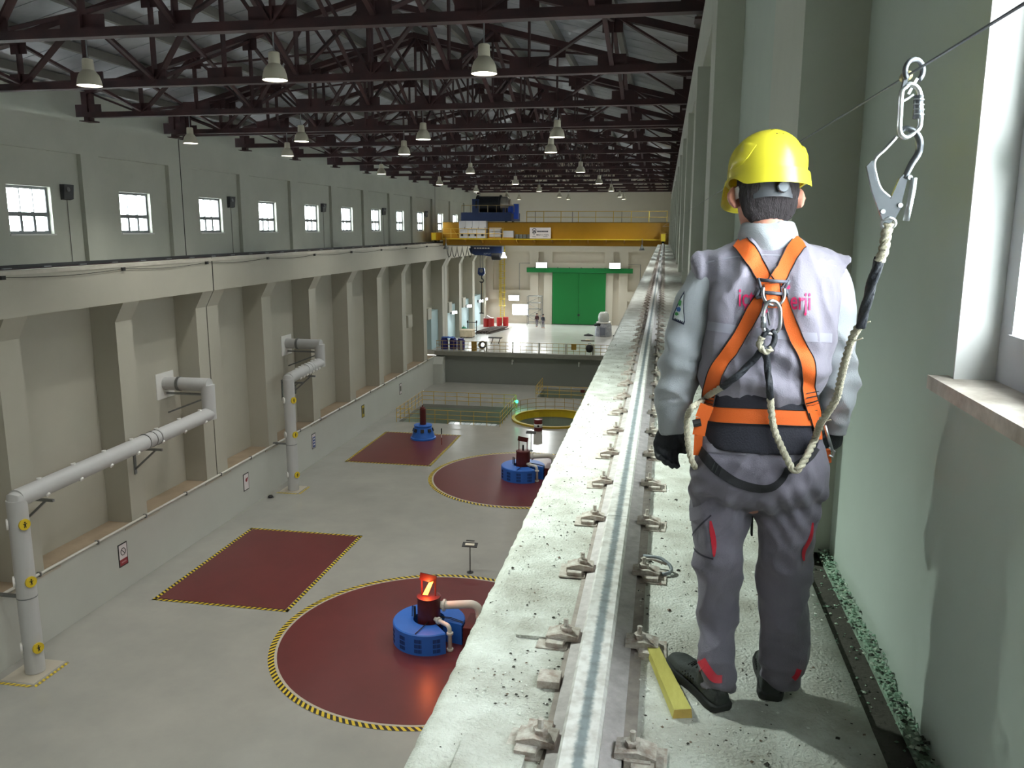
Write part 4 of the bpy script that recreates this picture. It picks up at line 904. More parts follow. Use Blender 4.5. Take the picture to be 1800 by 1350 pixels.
for k in range(350):
    y = 1.2+4.5*random.random(); pebble(g2, (random.uniform(.60,.79), y, ZP+(.002 if random.random() < .0 else -.15) if False else ZP+.003), random.choice((.003,.005)), random.choice((1,0))) if random.random() < .25 else pebble(g2, (random.uniform(.70,.78), y, ZP-.032), random.choice((.004,.008)), random.choice((0,1,2)))
q = g2.build('rubble', rm, WALK, fix=False); q['kind'] = 'stuff'
for (x, y, w_, l_, h_) in ((-.43,2.95,.15,.15,.008),(-.45,1.95,.2,.5,.008)):
    bx(x-w_/2, x+w_/2, y-l_/2, y+l_/2, ZP-.01, ZP+h_+.003).build('grout_patch', conc_m, WALK)
# rail
xr = -.18
t = thing('crane_rail', 'long steel crane rail clamped to the walkway beside the worker', 'rail', (xr, 0, ZP))
P = [(-.11,0),(.11,0),(.11,.014),(.03,.028),(.018,.05),(.018,.085),(.05,.1),(.055,.112),(.055,.135),(.046,.145),(-.046,.145),(-.055,.135),(-.055,.112),(-.05,.1),(-.018,.085),(-.018,.05),(-.03,.028),(-.11,.014)]
railhead = bpy.data.materials.new('worn rail head'); railhead.use_nodes = True; nt = railhead.node_tree; b = nt.nodes['Principled BSDF']
def N_(t, **k):
    n = nt.nodes.new(t)
    for a, v in k.items(): setattr(n, a, v)
    return n
tc = N_('ShaderNodeTexCoord'); sx = N_('ShaderNodeSeparateXYZ'); nt.links.new(tc.outputs['Object'], sx.inputs[0])
ab = N_('ShaderNodeMath', operation='ABSOLUTE'); ad0 = N_('ShaderNodeMath', operation='ADD'); ad0.inputs[1].default_value = -.004; nt.links.new(sx.outputs[0], ad0.inputs[0]); nt.links.new(ad0.outputs[0], ab.inputs[0])
nz = N_('ShaderNodeTexNoise'); nz.inputs['Scale'].default_value = 60; nz.inputs['Detail'].default_value = 6; nt.links.new(tc.outputs['Object'], nz.inputs['Vector'])
mu = N_('ShaderNodeMath', operation='MULTIPLY_ADD'); mu.inputs[1].default_value = .016; mu.inputs[2].default_value = -.008; nt.links.new(nz.outputs[0], mu.inputs[0])
ad = N_('ShaderNodeMath', operation='ADD'); nt.links.new(ab.outputs[0], ad.inputs[0]); nt.links.new(mu.outputs[0], ad.inputs[1])
rp = N_('ShaderNodeValToRGB'); rp.color_ramp.elements[0].position = .010; rp.color_ramp.elements[0].color = (*lin('80878b'), 1); rp.color_ramp.elements[1].position = .021; rp.color_ramp.elements[1].color = (*lin('dedad7'), 1)
nt.links.new(ad.outputs[0], rp.inputs[0])
n2 = N_('ShaderNodeTexNoise'); n2.inputs['Scale'].default_value = 25; n2.inputs['Detail'].default_value = 8; nt.links.new(tc.outputs['Object'], n2.inputs['Vector'])
r2 = N_('ShaderNodeValToRGB'); r2.color_ramp.elements[0].position = .35; r2.color_ramp.elements[0].color = (.74,.71,.69,1); r2.color_ramp.elements[1].position = .6; r2.color_ramp.elements[1].color = (1,1,1,1); nt.links.new(n2.outputs[0], r2.inputs[0])
mx = N_('ShaderNodeMix', data_type='RGBA', blend_type='MULTIPLY'); mx.inputs[0].default_value = 1; nt.links.new(rp.outputs[0], mx.inputs[6]); nt.links.new(r2.outputs[0], mx.inputs[7]); nt.links.new(mx.outputs[2], b.inputs['Base Color'])
b.inputs['Roughness'].default_value = .6
YR = [-8, 3.9, 12, 24, 36, 48, 60, 72, 84, 96, 109]
for a, bb in zip(YR, YR[1:]):
    MB().prism([(xr+x, ZP+z) for x, z in P[5:14]+[P[14]]], 'y', a+.003, bb-.003).build('rail_head', railhead, t)
    MB().prism([(xr+x, ZP+z) for x, z in P[:6]+P[14:]], 'y', a+.001, bb-.001).build('rail_foot', foot_m, t)
bx(xr-.13, xr+.15, -8, 109, ZP-.004, ZP+.001).build('bedding_strip', mat('brown dust', 'b3a7a0', .95, var=.35, vscale=14), t)
# clips every 66 cm on both sides
def clip(sd):
    o = thing('clip_group', None, None, (0,0,0)); return o
def clip_mesh(sd):
    m = MB(); s = sd
    m.prism([(s*.085,.017),(s*.125,.017),(s*.135,.002),(s*.205,.002),(s*.205,.03),(s*.15,.045),(s*.085,.036)], 'y', -.04, .04)
    return m
clipP = {}
n_clip = 0
for sd in (-1, 1):
    proto = None
    for k in range(128):
        y = 2.22+.66*(k-1); 
        if k == 0: y = 1.55
        x = xr+(0 if sd < 0 else 0.005); rz = random.uniform(-.12, .12)
        if proto is None:
            cm = clip_mesh(sd); cm.v = [v+Vector((t.location.x, 0, ZP)) for v in cm.v]
            proto = cm.build('rail_clip', clip_m, t); c = proto
            bm_ = MB().lathe([(0,.038),(.022,.038),(.022,.058),(.0095,.058),(.0095,.088),(0,.09)], (t.location.x+sd*.135, 0, ZP), 6); bolt = bm_.build('bolt', clip_m, proto)
            bl = MB().box(t.location.x+sd*.135, t.location.x+sd*.20, -.075, -.038, ZP, ZP+.022).box(t.location.x+sd*.12, t.location.x+sd*.235, -.085, .06, ZP, ZP+.006); blk = bl.build('base_plate', clip_m, proto)
        else:
            c = dup(proto, None, None) if k < 40 else proto.copy()
            if k >= 40: COL.objects.link(c)
        c.location = (0 if sd < 0 else .005, y, random.uniform(-.002,.002)); c.rotation_euler = (0, 0, rz*.6)
for (x, y, s) in ((-.335,2.58,1),(-.325,2.28,.8),(-.025,2.20,1)):
    bx(x-.038, x+.038, y-.04, y+.04, ZP, ZP+.026).build('packing_block', clip_m, t)
# loose bits on the walkway
wd = thing('timber_wedge', 'pale yellow wooden wedge lying beside the worker left boot', 'wedge', (.05, 2.65, ZP))
wmat = mat('yellow painted wood', 'c9c06a', .7, var=.25, vscale=12, col2='a89b45', bump=.3, bscale=50, stretch=(1,.25,1)); wend = mat('sawn wood end', 'dcb964', .7, var=.2, vscale=20)
A = [(.078,2.437),(.140,2.452),(.030,2.875),(-.018,2.862)]
m = MB(); m.add([(x,y,ZP+.003) for x,y in A]+[(x+(-.004 if i in (1,2) else .004),y,ZP+(.034 if i < 2 else .026)) for i,(x,y) in enumerate(A)], [(3,2,1,0),(4,5,6,7),(1,2,6,5),(2,3,7,6),(3,0,4,7)], 0)
m.build('plank', wmat, wd); MB().add([(A[0][0],A[0][1]-.001,ZP+.003),(A[1][0],A[1][1]-.001,ZP+.003),(A[1][0]-.004,A[1][1]-.001,ZP+.034),(A[0][0]+.004,A[0][1]-.001,ZP+.034)], [(0,1,2,3)]).build('sawn_end', wend, wd)
lw = thing('bent_bar', 'short bent grey steel bar lying by the rail', 'bar', (.0, 3.6, ZP))
pts = [(-.045,3.66,ZP+.045),(.03,3.64,ZP+.05),(.075,3.60,ZP+.035),(.085,3.575,ZP+.02),(.07,3.555,ZP+.012),(.04,3.545,ZP+.012)]
MB().tube(bend(pts, .02, 4), .008, 8).build('bar', mat('blue grey rod', '8a9096', .5, var=.2, vscale=20), lw, smooth=True)
MB().tube([(-.06,3.61,ZP+.05),(.0,3.60,ZP+.055),(.06,3.59,ZP+.04)], .006, 8).build('hooked_end', clip_m, lw, smooth=True)
# ================================================================ THE WORKER
Y0 = 2.66
fab_m = mat('grey work cloth', '716b78', .85, var=.10, vscale=9, bump=.18, bscale=260, sheen=.15)
vest_m = mat('lilac grey vest cloth', '8c8694', .85, var=.07, vscale=9, bump=.18, bscale=240, sheen=.15)
sweat_m = mat('pale grey jersey', 'a9acb2', .95, var=.06, vscale=14, bump=.25, bscale=320, sheen=.2)
skin_m = mat('skin', 'c88f7c', .55, var=.12, vscale=14, col2='b97a68')
hair_m = mat('short dark hair', '2e262a', .8, var=.4, vscale=90, bump=.8, bscale=350, stretch=(1,1,.25))
helm_m = mat('yellow helmet shell', 'e3d53c', .28, spec=.6)
orange_m = mat('orange webbing', 'e0641f', .7, bump=.25, bscale=500); webblack_m = mat('black webbing', '1b1a20', .75, bump=.2, bscale=400)
belt_m = mat('navy black support belt', '24232f', .8, bump=.2, bscale=200)
glove_m = mat('black work glove', '15181f', .6, bump=.25, bscale=160)
boot_m = mat('dark green grey boot suede', '2c302f', .75, bump=.2, bscale=200); sole_m = mat('black boot sole', '1b1c1c', .7)
redtape_m = mat('red tape', 'b81e32', .6); pale_m = mat('pale reflective tape', '9a97a6', .5); steelb_m = mat('bright steel', 'c9ccd0', .28, metal=.9)
crease(vest_m, 5.5, .55, .02, (1.3, 1, .55)); crease(fab_m, 5.0, .5, .02, (.9, 1, 1.0)); crease(sweat_m, 6.0, .55, .018, (1, 1, 1.3))
PX = 1/1454.1
def pxs(p): return Vector(p).dot(FW)*PX
def ell(c, rx, ry, n=28, p=2.3, tilt=0):
    out = []
    for k in range(n):
        a = 2*PI*k/n; ca, sa = math.cos(a), math.sin(a)
        x = rx*math.copysign(abs(ca)**(2/p), ca); y = ry*math.copysign(abs(sa)**(2/p), sa)
        out.append(Vector(c)+Vector((x, y, tilt*x)))
    return out
def hrings(rows, shrink=1.0):   # (v, uL, uR, dy, depth) -> horizontal rings
    R = []
    for v, uL, uR, dy, dep in rows:
        c = at((uL+uR)/2, v, Y0+dy); R.append(ell(c, (uR-uL)/2*pxs(c)*shrink, dep*shrink))
    return R
def chain(rows, shrink=1.0, dr=1.0, off=(0,0,0)):  # (u, v, dy, r_px)
    pts = []; rs = []
    for u, v, dy, r in rows:
        c = at(u, v, Y0+dy); pts.append(c+Vector(off)); rs.append(r*pxs(c)*shrink)
    return pts, rs
def dense(pts, rs, k=4):
    P, R = [], []
    n = len(pts)
    def cr_(a, b, c, d, t): return .5*((2*b)+(c-a)*t+(2*a-5*b+4*c-d)*t*t+(3*b-a-3*c+d)*t*t*t)
    for i in range(n-1):
        i0, i3 = max(0, i-1), min(n-1, i+2)
        for j in range(k):
            t = j/k; P.append(cr_(pts[i0], pts[i], pts[i+1], pts[i3], t)); R.append(cr_(rs[i0], rs[i], rs[i+1], rs[i3], t) if rs else 0)
    P.append(pts[-1]); R.append(rs[-1] if rs else 0)
    return P, R
def union(mb, voxel, smooth=6, fac=.5, disp=None):
    """fuse overlapping closed solids into one continuous skin; disp(co, normal) moves it along the normal"""
    me = bpy.data.meshes.new('tmp'); me.from_pydata([tuple(v) for v in mb.v], [], mb.f)
    bm = bmesh.new(); bm.from_mesh(me); bmesh.ops.recalc_face_normals(bm, faces=bm.faces); bm.to_mesh(me); bm.free()
    o = bpy.data.objects.new('tmp', me); COL.objects.link(o)
    r = o.modifiers.new('r', 'REMESH'); r.mode = 'VOXEL'; r.voxel_size = voxel
    if smooth: s = o.modifiers.new('s', 'SMOOTH'); s.iterations = smooth; s.factor = fac
    bpy.context.view_layer.update(); dg = bpy.context.evaluated_depsgraph_get()
    m2 = bpy.data.meshes.new_from_object(o.evaluated_get(dg)); bpy.data.objects.remove(o)
    V = [v.co.copy() for v in m2.vertices]
    if disp:
        Nn = [v.normal.copy() for v in m2.vertices]; V = [p+n*disp(p, n) for p, n in zip(V, Nn)]
    out = MB(); out.add(V, [tuple(p.vertices) for p in m2.polygons]); bpy.data.meshes.remove(m2); return out
# --- outlines, measured at the worker's distance
TORSO = [(404,1316,1390,.01,.060),(420,1300,1406,.005,.075),(436,1268,1438,0,.095),(452,1246,1464,0,.112),(480,1240,1472,-.005,.125),(520,1240,1474,-.01,.132),(560,1240,1468,-.01,.132),
         (600,1236,1460,-.005,.130),(640,1234,1456,0,.132),(664,1236,1450,.0,.138),(682,1242,1440,.0,.132),(700,1250,1428,.0,.118)]
PELVIS = [(672,1250,1430,.0,.112),(720,1240,1434,.0,.118),(770,1233,1438,-.005,.128),(800,1226,1446,-.015,.138),(835,1218,1450,-.02,.140),(862,1218,1447,-.012,.128),(880,1236,1432,-.004,.105),(892,1272,1392,.0,.07),(900,1308,1352,0,.035)]
LEGL = [(1272,830,-.005,50),(1268,870,-.005,52),(1263,930,.0,49.5),(1262,1000,.0,42),(1262,1050,.01,36.5),(1261,1100,.005,33),(1259,1140,-.035,31),(1261,1180,-.085,29.5),(1262,1212,-.108,28.5)]
LEGR = [(1392,830,-.005,52),(1389,870,-.005,56),(1383,930,.0,53),(1379,1000,.01,47),(1377,1060,.015,44.5),(1376,1110,.01,44),(1377,1145,.005,44),(1375,1170,-.005,38),(1373,1204,-.015,28)]
ARML = [(1272,468,0,26),(1246,488,.0,33),(1223,532,.005,37),(1208,590,.01,37),(1196,640,.02,36),(1187,690,.035,36),(1182,722,.045,31),(1180,746,.05,22)]
ARMR = [(1436,468,0,26),(1459,488,.0,33),(1469,532,.01,35),(1474,590,.02,35),(1476,640,.03,33),(1474,690,.05,33),(1471,722,.07,29),(1468,748,.08,22)]
# --- the body: one continuous figure (torso, neck, head, arms, hands, legs, feet)
body = MB(); S = .79
body.loft(hrings(TORSO, S)); body.loft(hrings(PELVIS, S))
for L in (LEGL, LEGR, ARML, ARMR):
    p, r = dense(*chain(L, S*.86)); body.tube(p, r, 16)
HC = at(1344, 347, Y0+.012)                     # centre of the head
HR = Matrix.Rotation(math.radians(9), 3, 'Z') @ Matrix.Rotation(math.radians(-13), 3, 'X')
def hl(x, y, z): return HC+HR @ (Vector((x, y, z))*1.05)
skull = [(-.118,.030,.04,.085),(-.10,.048,-.025,.095),(-.075,.060,-.055,.098),(-.045,.069,-.076,.100),(-.01,.075,-.092,.102),(.03,.078,-.097,.103),(.065,.074,-.093,.098),(.095,.058,-.075,.08),(.115,.03,-.04,.045)]
def hring(z, hw, yb, yf, n=28):
    c = (yb+yf)/2; d = (yf-yb)/2; return [hl(hw*math.cos(2*PI*k/n), c+d*math.sin(2*PI*k/n), z) for k in range(n)]
body.loft([hring(*q) for q in skull])
body.tube([hl(0,.088,.01), hl(0,.104,-.02), hl(0,.112,-.036), hl(0,.096,-.045)], [.008,.011,.015,.008], 10)   # nose
body.tube([hl(-.022,.09,-.072), hl(0,.099,-.070), hl(.022,.09,-.072)], .007, 8).tube([hl(-.02,.088,-.082), hl(0,.096,-.082), hl(.02,.088,-.082)], .008, 8)  # lips
body.tube([hl(-.05,.08,.026), hl(0,.096,.024), hl(.05,.08,.026)], .011, 8)                                      # brow
for s in (-1, 1):                                                                                              # ears and eyes
    body.lathe([(0,-.011),(.014,-.008),(.014,.008),(0,.011)], (0,0,0), 10)
    for i in range(len(body.v)-40, len(body.v)): body.v[i] = hl(s*.032, .086, .006)+body.v[i]*.85
    e = [hl(s*(.083+.014*math.sin(t*PI)), -.006+.012*math.cos(t*2.2)-.006, .028-.066*t) for t in [k/7 for k in range(8)]]
    body.tube(e, [.008,.013,.015,.015,.014,.012,.010,.007], 10, flat=1.0)
    e2 = [p+HR @ Vector((s*.010, -.014, 0)) for p in e]; body.tube(e2, [.005,.006,.007,.007,.007,.006,.006,.005], 8)
nk = [at(1350,415,Y0+.005), at(1350,394,Y0+.002), hl(0,-.02,-.075), hl(0,-.01,-.03)]
body.tube(nk, [.064,.060,.058,.058], 18)
def hand(w, dirn, palm_n, side, sc):
    """palm, four bent fingers of unequal length and a thumb leaving the side of the palm"""
    m = MB(); d = Vector(dirn).normalized(); n = Vector(palm_n); n = (n-d*n.dot(d)).normalized(); s = d.cross(n)*side
    w = Vector(w)
    R = []
    for t, hw, th in ((-.02,.027,.021),(.01,.031,.019),(.04,.040,.019),(.07,.043,.018),(.088,.041,.015)):
        c = w+d*t; R.append([c+s*(hw*sc*math.cos(2*PI*k/14))+n*(th*sc*math.sin(2*PI*k/14)) for k in range(14)])
    m.loft(R)
    for i, (off, ln, cu) in enumerate(((.031,.92,.50),(.010,1.02,.62),(-.011,.96,.72),(-.031,.78,.80))):
        p = w+d*.078+s*off; a = .15; pts = [p-d*.03, p]; rr = [.0105*sc,.0112*sc]
        for q, seg in enumerate((.040,.026,.021)):
            a += cu*(.55 if q == 0 else .9); dd = d*math.cos(a)+n*math.sin(a); p = p+dd*seg*ln; pts.append(p.copy()); rr.append((.0106-.0007*q)*sc)
        P_, R_ = dense(pts, rr, 3); m.tube(P_, R_, 10)
    p = w+d*.018+s*.026; pts = [p-s*.012, p+s*.014+d*.02+n*.006, p+s*.03+d*.05+n*.014, p+s*.030+d*.078+n*.022]
    P_, R_ = dense(pts, [.015*sc,.014*sc,.0125*sc,.0105*sc], 3); m.tube(P_, R_, 10)
    return m
wL = at(1180,744,Y0+.05); dL = Vector((-.16,.10,-1)); nL = Vector((.35,-.95,0))
wR = at(1468,746,Y0+.08); dR = Vector((-.02,.3,-1)); nR = Vector((-.6,.8,0))
for (w_, d_, n_, sd_) in ((wL, dL, nL, -1), (wR, dR, nR, -1)):
    h_ = hand(w_, d_, n_, sd_, .82); body.add(h_.v, h_.f)
def boot(heel, toe, sc=1.0, hz=0):
    a = Vector((heel[0], heel[1], ZP)); b_ = Vector((toe[0], toe[1], ZP)); d = (b_-a); L = d.length; d.normalize(); s = Vector((d.y, -d.x, 0)); m = MB(); so = MB(); R = []
    for t, hw, h in ((0,.020,.055),(.02,.033,.075),(.10,.040,.085),(.25,.043,.095),(.42,.044,.095),(.58,.050,.078),(.72,.053,.066),(.86,.048,.058),(.95,.036,.048),(1.0,.016,.036)):
        c = a+d*(L*t); r = []
        for k in range(18):
            an = 2*PI*k/18; x = math.cos(an)*hw*sc; z = .022+(h-.022)*(.5+.5*math.sin(an)) if math.sin(an) > -.5 else .02
            zz = .018+(h-.018)*(math.sin(an)*.5+.5)
            r.append(c+s*(x*(1 if zz < h*.6 else .82))+Vector((0,0,zz)))
        R.append(r)
    m.loft(R)
    O = [(0,.024),(.03,.037),(.12,.043),(.3,.040),(.45,.043),(.62,.053),(.76,.056),(.9,.046),(.97,.03),(1.0,.012)]
    poly = [a+d*(L*t)+s*hw*sc for t, hw in O]+[a+d*(L*t)-s*hw*sc for t, hw in reversed(O)]
    n = len(poly); cen = sum(poly, Vector())/n
    rings = [[p+Vector((0,0,z)) for p in [cen+(q-cen)*f for q in poly]] for z, f in ((.001,.97),(.010,1.02),(.026,1.03),(.032,.98))]
    so.loft(rings); return m, so, a, d, s, L
hL, tL = (.236,2.500), (.084,2.798); hRr, tRr = (.395,2.595), (.425,2.90)
for h_, t_ in ((hL,tL),(hRr,tRr)):
    m_ = boot(h_, t_, .8)[0]; c_ = sum(m_.v, Vector())/len(m_.v); body.add([c_+(q-c_)*.72 for q in m_.v], m_.f)
pl = Vector((.32, Y0, ZP))
PERSON = union(body, .007, 4).build('person', skin_m, None, smooth=True, loc=pl, fix=False)
tag(PERSON, 'person in yellow helmet and orange harness standing with back turned on the walkway', 'person')
def fused(mb, voxel, name, m, disp=None, smooth=5, label=None):
    u_ = union(mb, voxel, smooth, .5, disp); o = u_.build(name, m, PERSON, smooth=True, fix=False)
    if label: o['label'] = label
    return o, u_
def rdg(x): return 1-abs(x)
# --- sweatshirt (sleeves, collar)
sw_ = MB(); sw_.loft(hrings(TORSO, .88))
for L in (ARML, ARMR):
    p, r = dense(*chain(L)); sw_.tube(p, r, 20)
    c0, c1 = p[-3], p[-1]; d = (c1-c0).normalized(); sw_.tube([c1-d*.012, c1+d*.028], [r[-1]*1.03, r[-1]*.98], 18)
cl = [at(1351,428,Y0+.0), at(1351,410,Y0-.004), at(1350,396,Y0-.004), at(1350,390,Y0-.004)]
sw_.tube(cl, [.094,.090,.082,.078], 22)
zel = at(1190,655,Y0).z
def dsw(p, n):
    a = math.exp(-((p.z-zel)/.16)**2); s = p.x*9+p.y*5
    f = rdg(noise.noise((p.x*6, p.y*6, p.z*9+s*.8)))-.80
    g = math.sin(p.z*85+noise.noise((p.x*9, p.y*9, p.z*5))*4+p.x*18)*a
    return max(-.009, .026*f*(.5+.7*a))+.0035*g+.004*noise.noise((p.x*16, p.y*16, p.z*10))
SW, swu = fused(sw_, .0065, 'sweatshirt', sweat_m, dsw)
# --- trousers
tr_ = MB(); tr_.loft(hrings(PELVIS)); 
for L in (LEGL, LEGR):
    p, r = dense(*chain(L)); tr_.tube(p, r, 24)
zk = at(1262,1040,Y0).z; zan = at(1262,1180,Y0).z; zcr = at(1320,870,Y0).z
def dtr(p, n):
    k = math.exp(-((p.z-zk)/.12)**2); a = math.exp(-((p.z-zan)/.07)**2); h = math.exp(-((p.z-zcr)/.12)**2)
    w = noise.noise((p.x*6, p.y*6, p.z*4))*3
    f = .003*math.sin(p.z*62+p.x*44+w*3)*k*max(0, .4+noise.noise((p.x*5, p.y*5, p.z*9))) + .0055*math.sin(p.z*95+p.x*22+w*2.2)*a
    f += .030*(rdg(noise.noise((p.x*5+p.z*4, p.y*5, p.z*4-p.x*7)))-.80)+.012*(rdg(noise.noise((p.x*11-p.z*7, p.y*11, p.z*13+p.x*6)))-.8)
    f += .0045*math.sin((p.z*1.0+abs(p.x-.33)*1.3)*75+w*1.5)*h*(1 if n.y < .3 else .3)
    return max(-.010, f)
TRS, tru = fused(tr_, .0065, 'trousers', fab_m, dtr, 5)
# --- vest: the torso with caps standing off the shoulders
ve = MB(); ve.loft(hrings([(v, uL-3, uR+3, dy, dep+.006) for v, uL, uR, dy, dep in TORSO[1:]]))
for pts, rr in (([(1310,452),(1280,463),(1252,473),(1227,482)], (.045,.050,.055,.057)), ([(1395,450),(1425,461),(1456,473),(1482,482)], (.045,.050,.055,.057))):
    ve.tube([at(u, v, Y0-.002) for u, v in pts], list(rr), 22)
for s, us in ((0, (1255,1262)), (1, (1455,1449))):
    p = [at(us[0],478,Y0-.008), at(us[0],492,Y0-.008), at(us[0]+(1 if s == 0 else -1),522,Y0-.008), at(us[1],570,Y0-.006)]; ve.tube(p, [.050,.052,.047,.030], 18)
def dve(p, n):
    sh = math.exp(-((p.z-at(1350,520,Y0).z)/.14)**2); bl = math.exp(-((p.z-at(1350,650,Y0).z)/.07)**2)
    xx = p.x-at(1352,520,Y0).x; w = noise.noise((p.x*5, p.y*5, p.z*5))
    f = .010*math.sin(xx*58+math.copysign(1, xx)*p.z*14+w*3)*sh*min(1, abs(xx)*9)
    f += .010*math.sin(p.z*62+xx*18+w*4)*bl
    return max(-.008, f+.040*(rdg(noise.noise((p.x*9+p.z*2.0*math.copysign(1, xx), p.y*4, p.z*4.5)))-.80)+.012*(rdg(noise.noise((p.x*21, p.y*9, p.z*10+p.x*7)))-.8))+.003*noise.noise((p.x*18, p.y*18, p.z*12))
VE, veu = fused(ve, .006, 'vest', vest_m, dve, 7)
# --- support belt
be = MB(); be.loft([ell(at((a+b)/2, v, Y0+dy), (b-a)/2*pxs(at((a+b)/2, v, Y0)), dep) for v, a, b, dy, dep in ((664,1252,1428,0,.126),(690,1242,1434,0,.130),(730,1237,1435,-.002,.134),(760,1236,1436,-.006,.140),(779,1236,1434,-.008,.144))])
BEL, beu = fused(be, .0065, 'support_belt', belt_m, lambda p, n: .002*noise.noise((p.x*14, p.y*14, p.z*14)), 3, 'wide navy black back support belt')
# --- head pieces
ha = MB()
def hairring(z, hw, yb, yf): return hring(z, hw+.008, yb-.010, yf)
ha.loft([hairring(-.082,.046,-.060,-.012), hairring(-.062,.062,-.070,-.008), hairring(-.035,.071,-.082,.004), hairring(-.005,.076,-.096,.018), hairring(.035,.078,-.100,.05), hairring(.08,.066,-.085,.06)])
HAIR, _ = fused(ha, .005, 'hair', hair_m, lambda p, n: .0035*noise.noise((p.x*90, p.y*90, p.z*40)), 3)
# helmet shell: dome with a skirt band, cut up over the ears and drawn out into a peak
hm = MB(); n = 72; R = []
HX, HY, HZt = .107, .132, .146
def helm(th, t):   # t 0 at the crown, 1 at the skirt line, up to 1.45 at the edge
    front = math.cos(th); side = abs(math.sin(th))
    if t <= 1:
        a = t*PI/2; r = math.sin(a)**.86; z = math.cos(a)**.86*HZt*.95
        rx = r; q = Vector((HX*rx*math.sin(th), HY*rx*math.cos(th)*(1.0), z))
        return q
    k = (t-1)/.45
    drop = .036+.010*max(0, -front)**2 - .028*math.exp(-((side-1)/.10)**2)*(1 if front > -.75 else 0)
    peak = .055*max(0, front)**3
    out = .010+.004*k+peak*k
    return Vector(((HX+out*.7)*math.sin(th), (HY+out)*math.cos(th), -drop*k-.012*k*max(0, front)))
ts = [0.02]+[k/16 for k in range(1, 17)]+[1.004,1.1,1.2,1.3,1.4,1.45]
hz0 = .050
HY_ = Matrix.Rotation(math.radians(9), 3, 'Z')
def hh(q): q = HY_ @ Vector(q); return hl(q.x+.006, q.y, q.z+hz0)
for t in ts:
    row = []
    for k in range(n):
        th = 2*PI*k/n; q = helm(th, t)
        if t < 1:                                   # raised side pods and the dished rear flank
            s1 = math.exp(-((abs(math.sin(th))-1)/.16)**2-((t-.66)/.17)**2); q += Vector((q.x*.05, 0, 0))*s1
            q += Vector((0,0,.002))*math.exp(-(math.sin(th)/.28)**2)*math.sin(PI*t)
        row.append(hh(q))
    R.append(row)
inner = [[HC+(p-HC)*.965+Vector((0,0,.003)) for p in r] for r in reversed(R)]
hm.loft(R+inner)
HEL = hm.build('helmet', helm_m, PERSON, smooth=True, auto=38); HEL['label'] = 'yellow vented safety helmet'
for (th, t) in ((PI-.10,.30),(PI+.02,.29),(PI+.16,.30),(PI+.27,.32),(PI-.05,.50),(PI+.06,.49),(PI+.17,.50)):
    q = helm(th, t); c = hh(q); d = (c-HC).normalized(); MB().tube([c-d*.004, c+d*.0016], .0032, 8).build('vent_hole', mat('vent hole', '5a5008', .8), HEL)
for s in (-1, 1):
    rowp = []
    for (th, t) in ((1.95,.60),(2.15,.63),(2.36,.70),(2.18,.84),(2.0,.91),(1.7,.93),(1.5,.90),(1.5,.64),(1.7,.6)):
        q = helm(s*-th, t); c = hh(q); rowp.append(c+(c-HC).normalized()*.0035)
    cen = sum(rowp, Vector())/len(rowp); cen += (cen-HC).normalized()*.010
    mm = MB(); k_ = len(rowp); mid = [cen+(p-cen)*.6+(cen-HC).normalized()*0 for p in rowp]
    mid = [p+(p-HC).normalized()*.007 for p in mid]
    base = [p-(p-HC).normalized()*.008 for p in rowp]
    mm.add(base+rowp+mid+[cen], [(i, (i+1) % k_, k_+(i+1) % k_, k_+i) for i in range(k_)]+[(k_+i, k_+(i+1) % k_, 2*k_+(i+1) % k_, 2*k_+i) for i in range(k_)]+[(2*k_+i, 2*k_+(i+1) % k_, 3*k_) for i in range(k_)])
    mm.build('side_pod', helm_m, HEL, smooth=True, auto=50)
# head band and ratchet knob
def band(a0, a1, z0, z1, rx, ry, off, name, m):
    b = MB(); rows_ = []
    for k in range(15):
        th = a0+(a1-a0)*k/14; p = [hl(rx*math.sin(th), ry*math.cos(th)+off, z) for z in (z0, z1)]; q = [hl(rx*1.04*math.sin(th), ry*1.04*math.cos(th)+off, z) for z in (z0, z1)]
        rows_.append([p[0], q[0], q[1], p[1]])
    b.loft(rows_); return b.build(name, m, PERSON, smooth=True, auto=40)
band(PI-.62, PI+.66, -.026, .018, .087, .112, .006, 'ratchet_band', mat('grey ratchet band', '4d4f55', .5)); band(PI-1.5, PI-.6, -.012, .022, .088, .112, .006, 'head_strap', white_m); band(PI+.64, PI+1.5, -.012, .022, .088, .112, .006, 'head_strap', white_m)
kc = hl(.016, -.119, -.004); kd = (HR @ Vector((0,-1,-.05))).normalized(); ku = (HR @ Vector((0,0,1))); ks = kd.cross(ku)
kn = MB(); r0 = []
for z, f in ((-.004,1),(.008,1),(.010,.9)):
    r0.append([kc+kd*z+(ku*math.sin(2*PI*k/40)+ks*math.cos(2*PI*k/40))*(.0165 if k % 2 else .0145)*f for k in range(40)])
kn.loft(r0).build('ratchet_knob', mat('grey ratchet knob', '666b73', .5), PERSON)
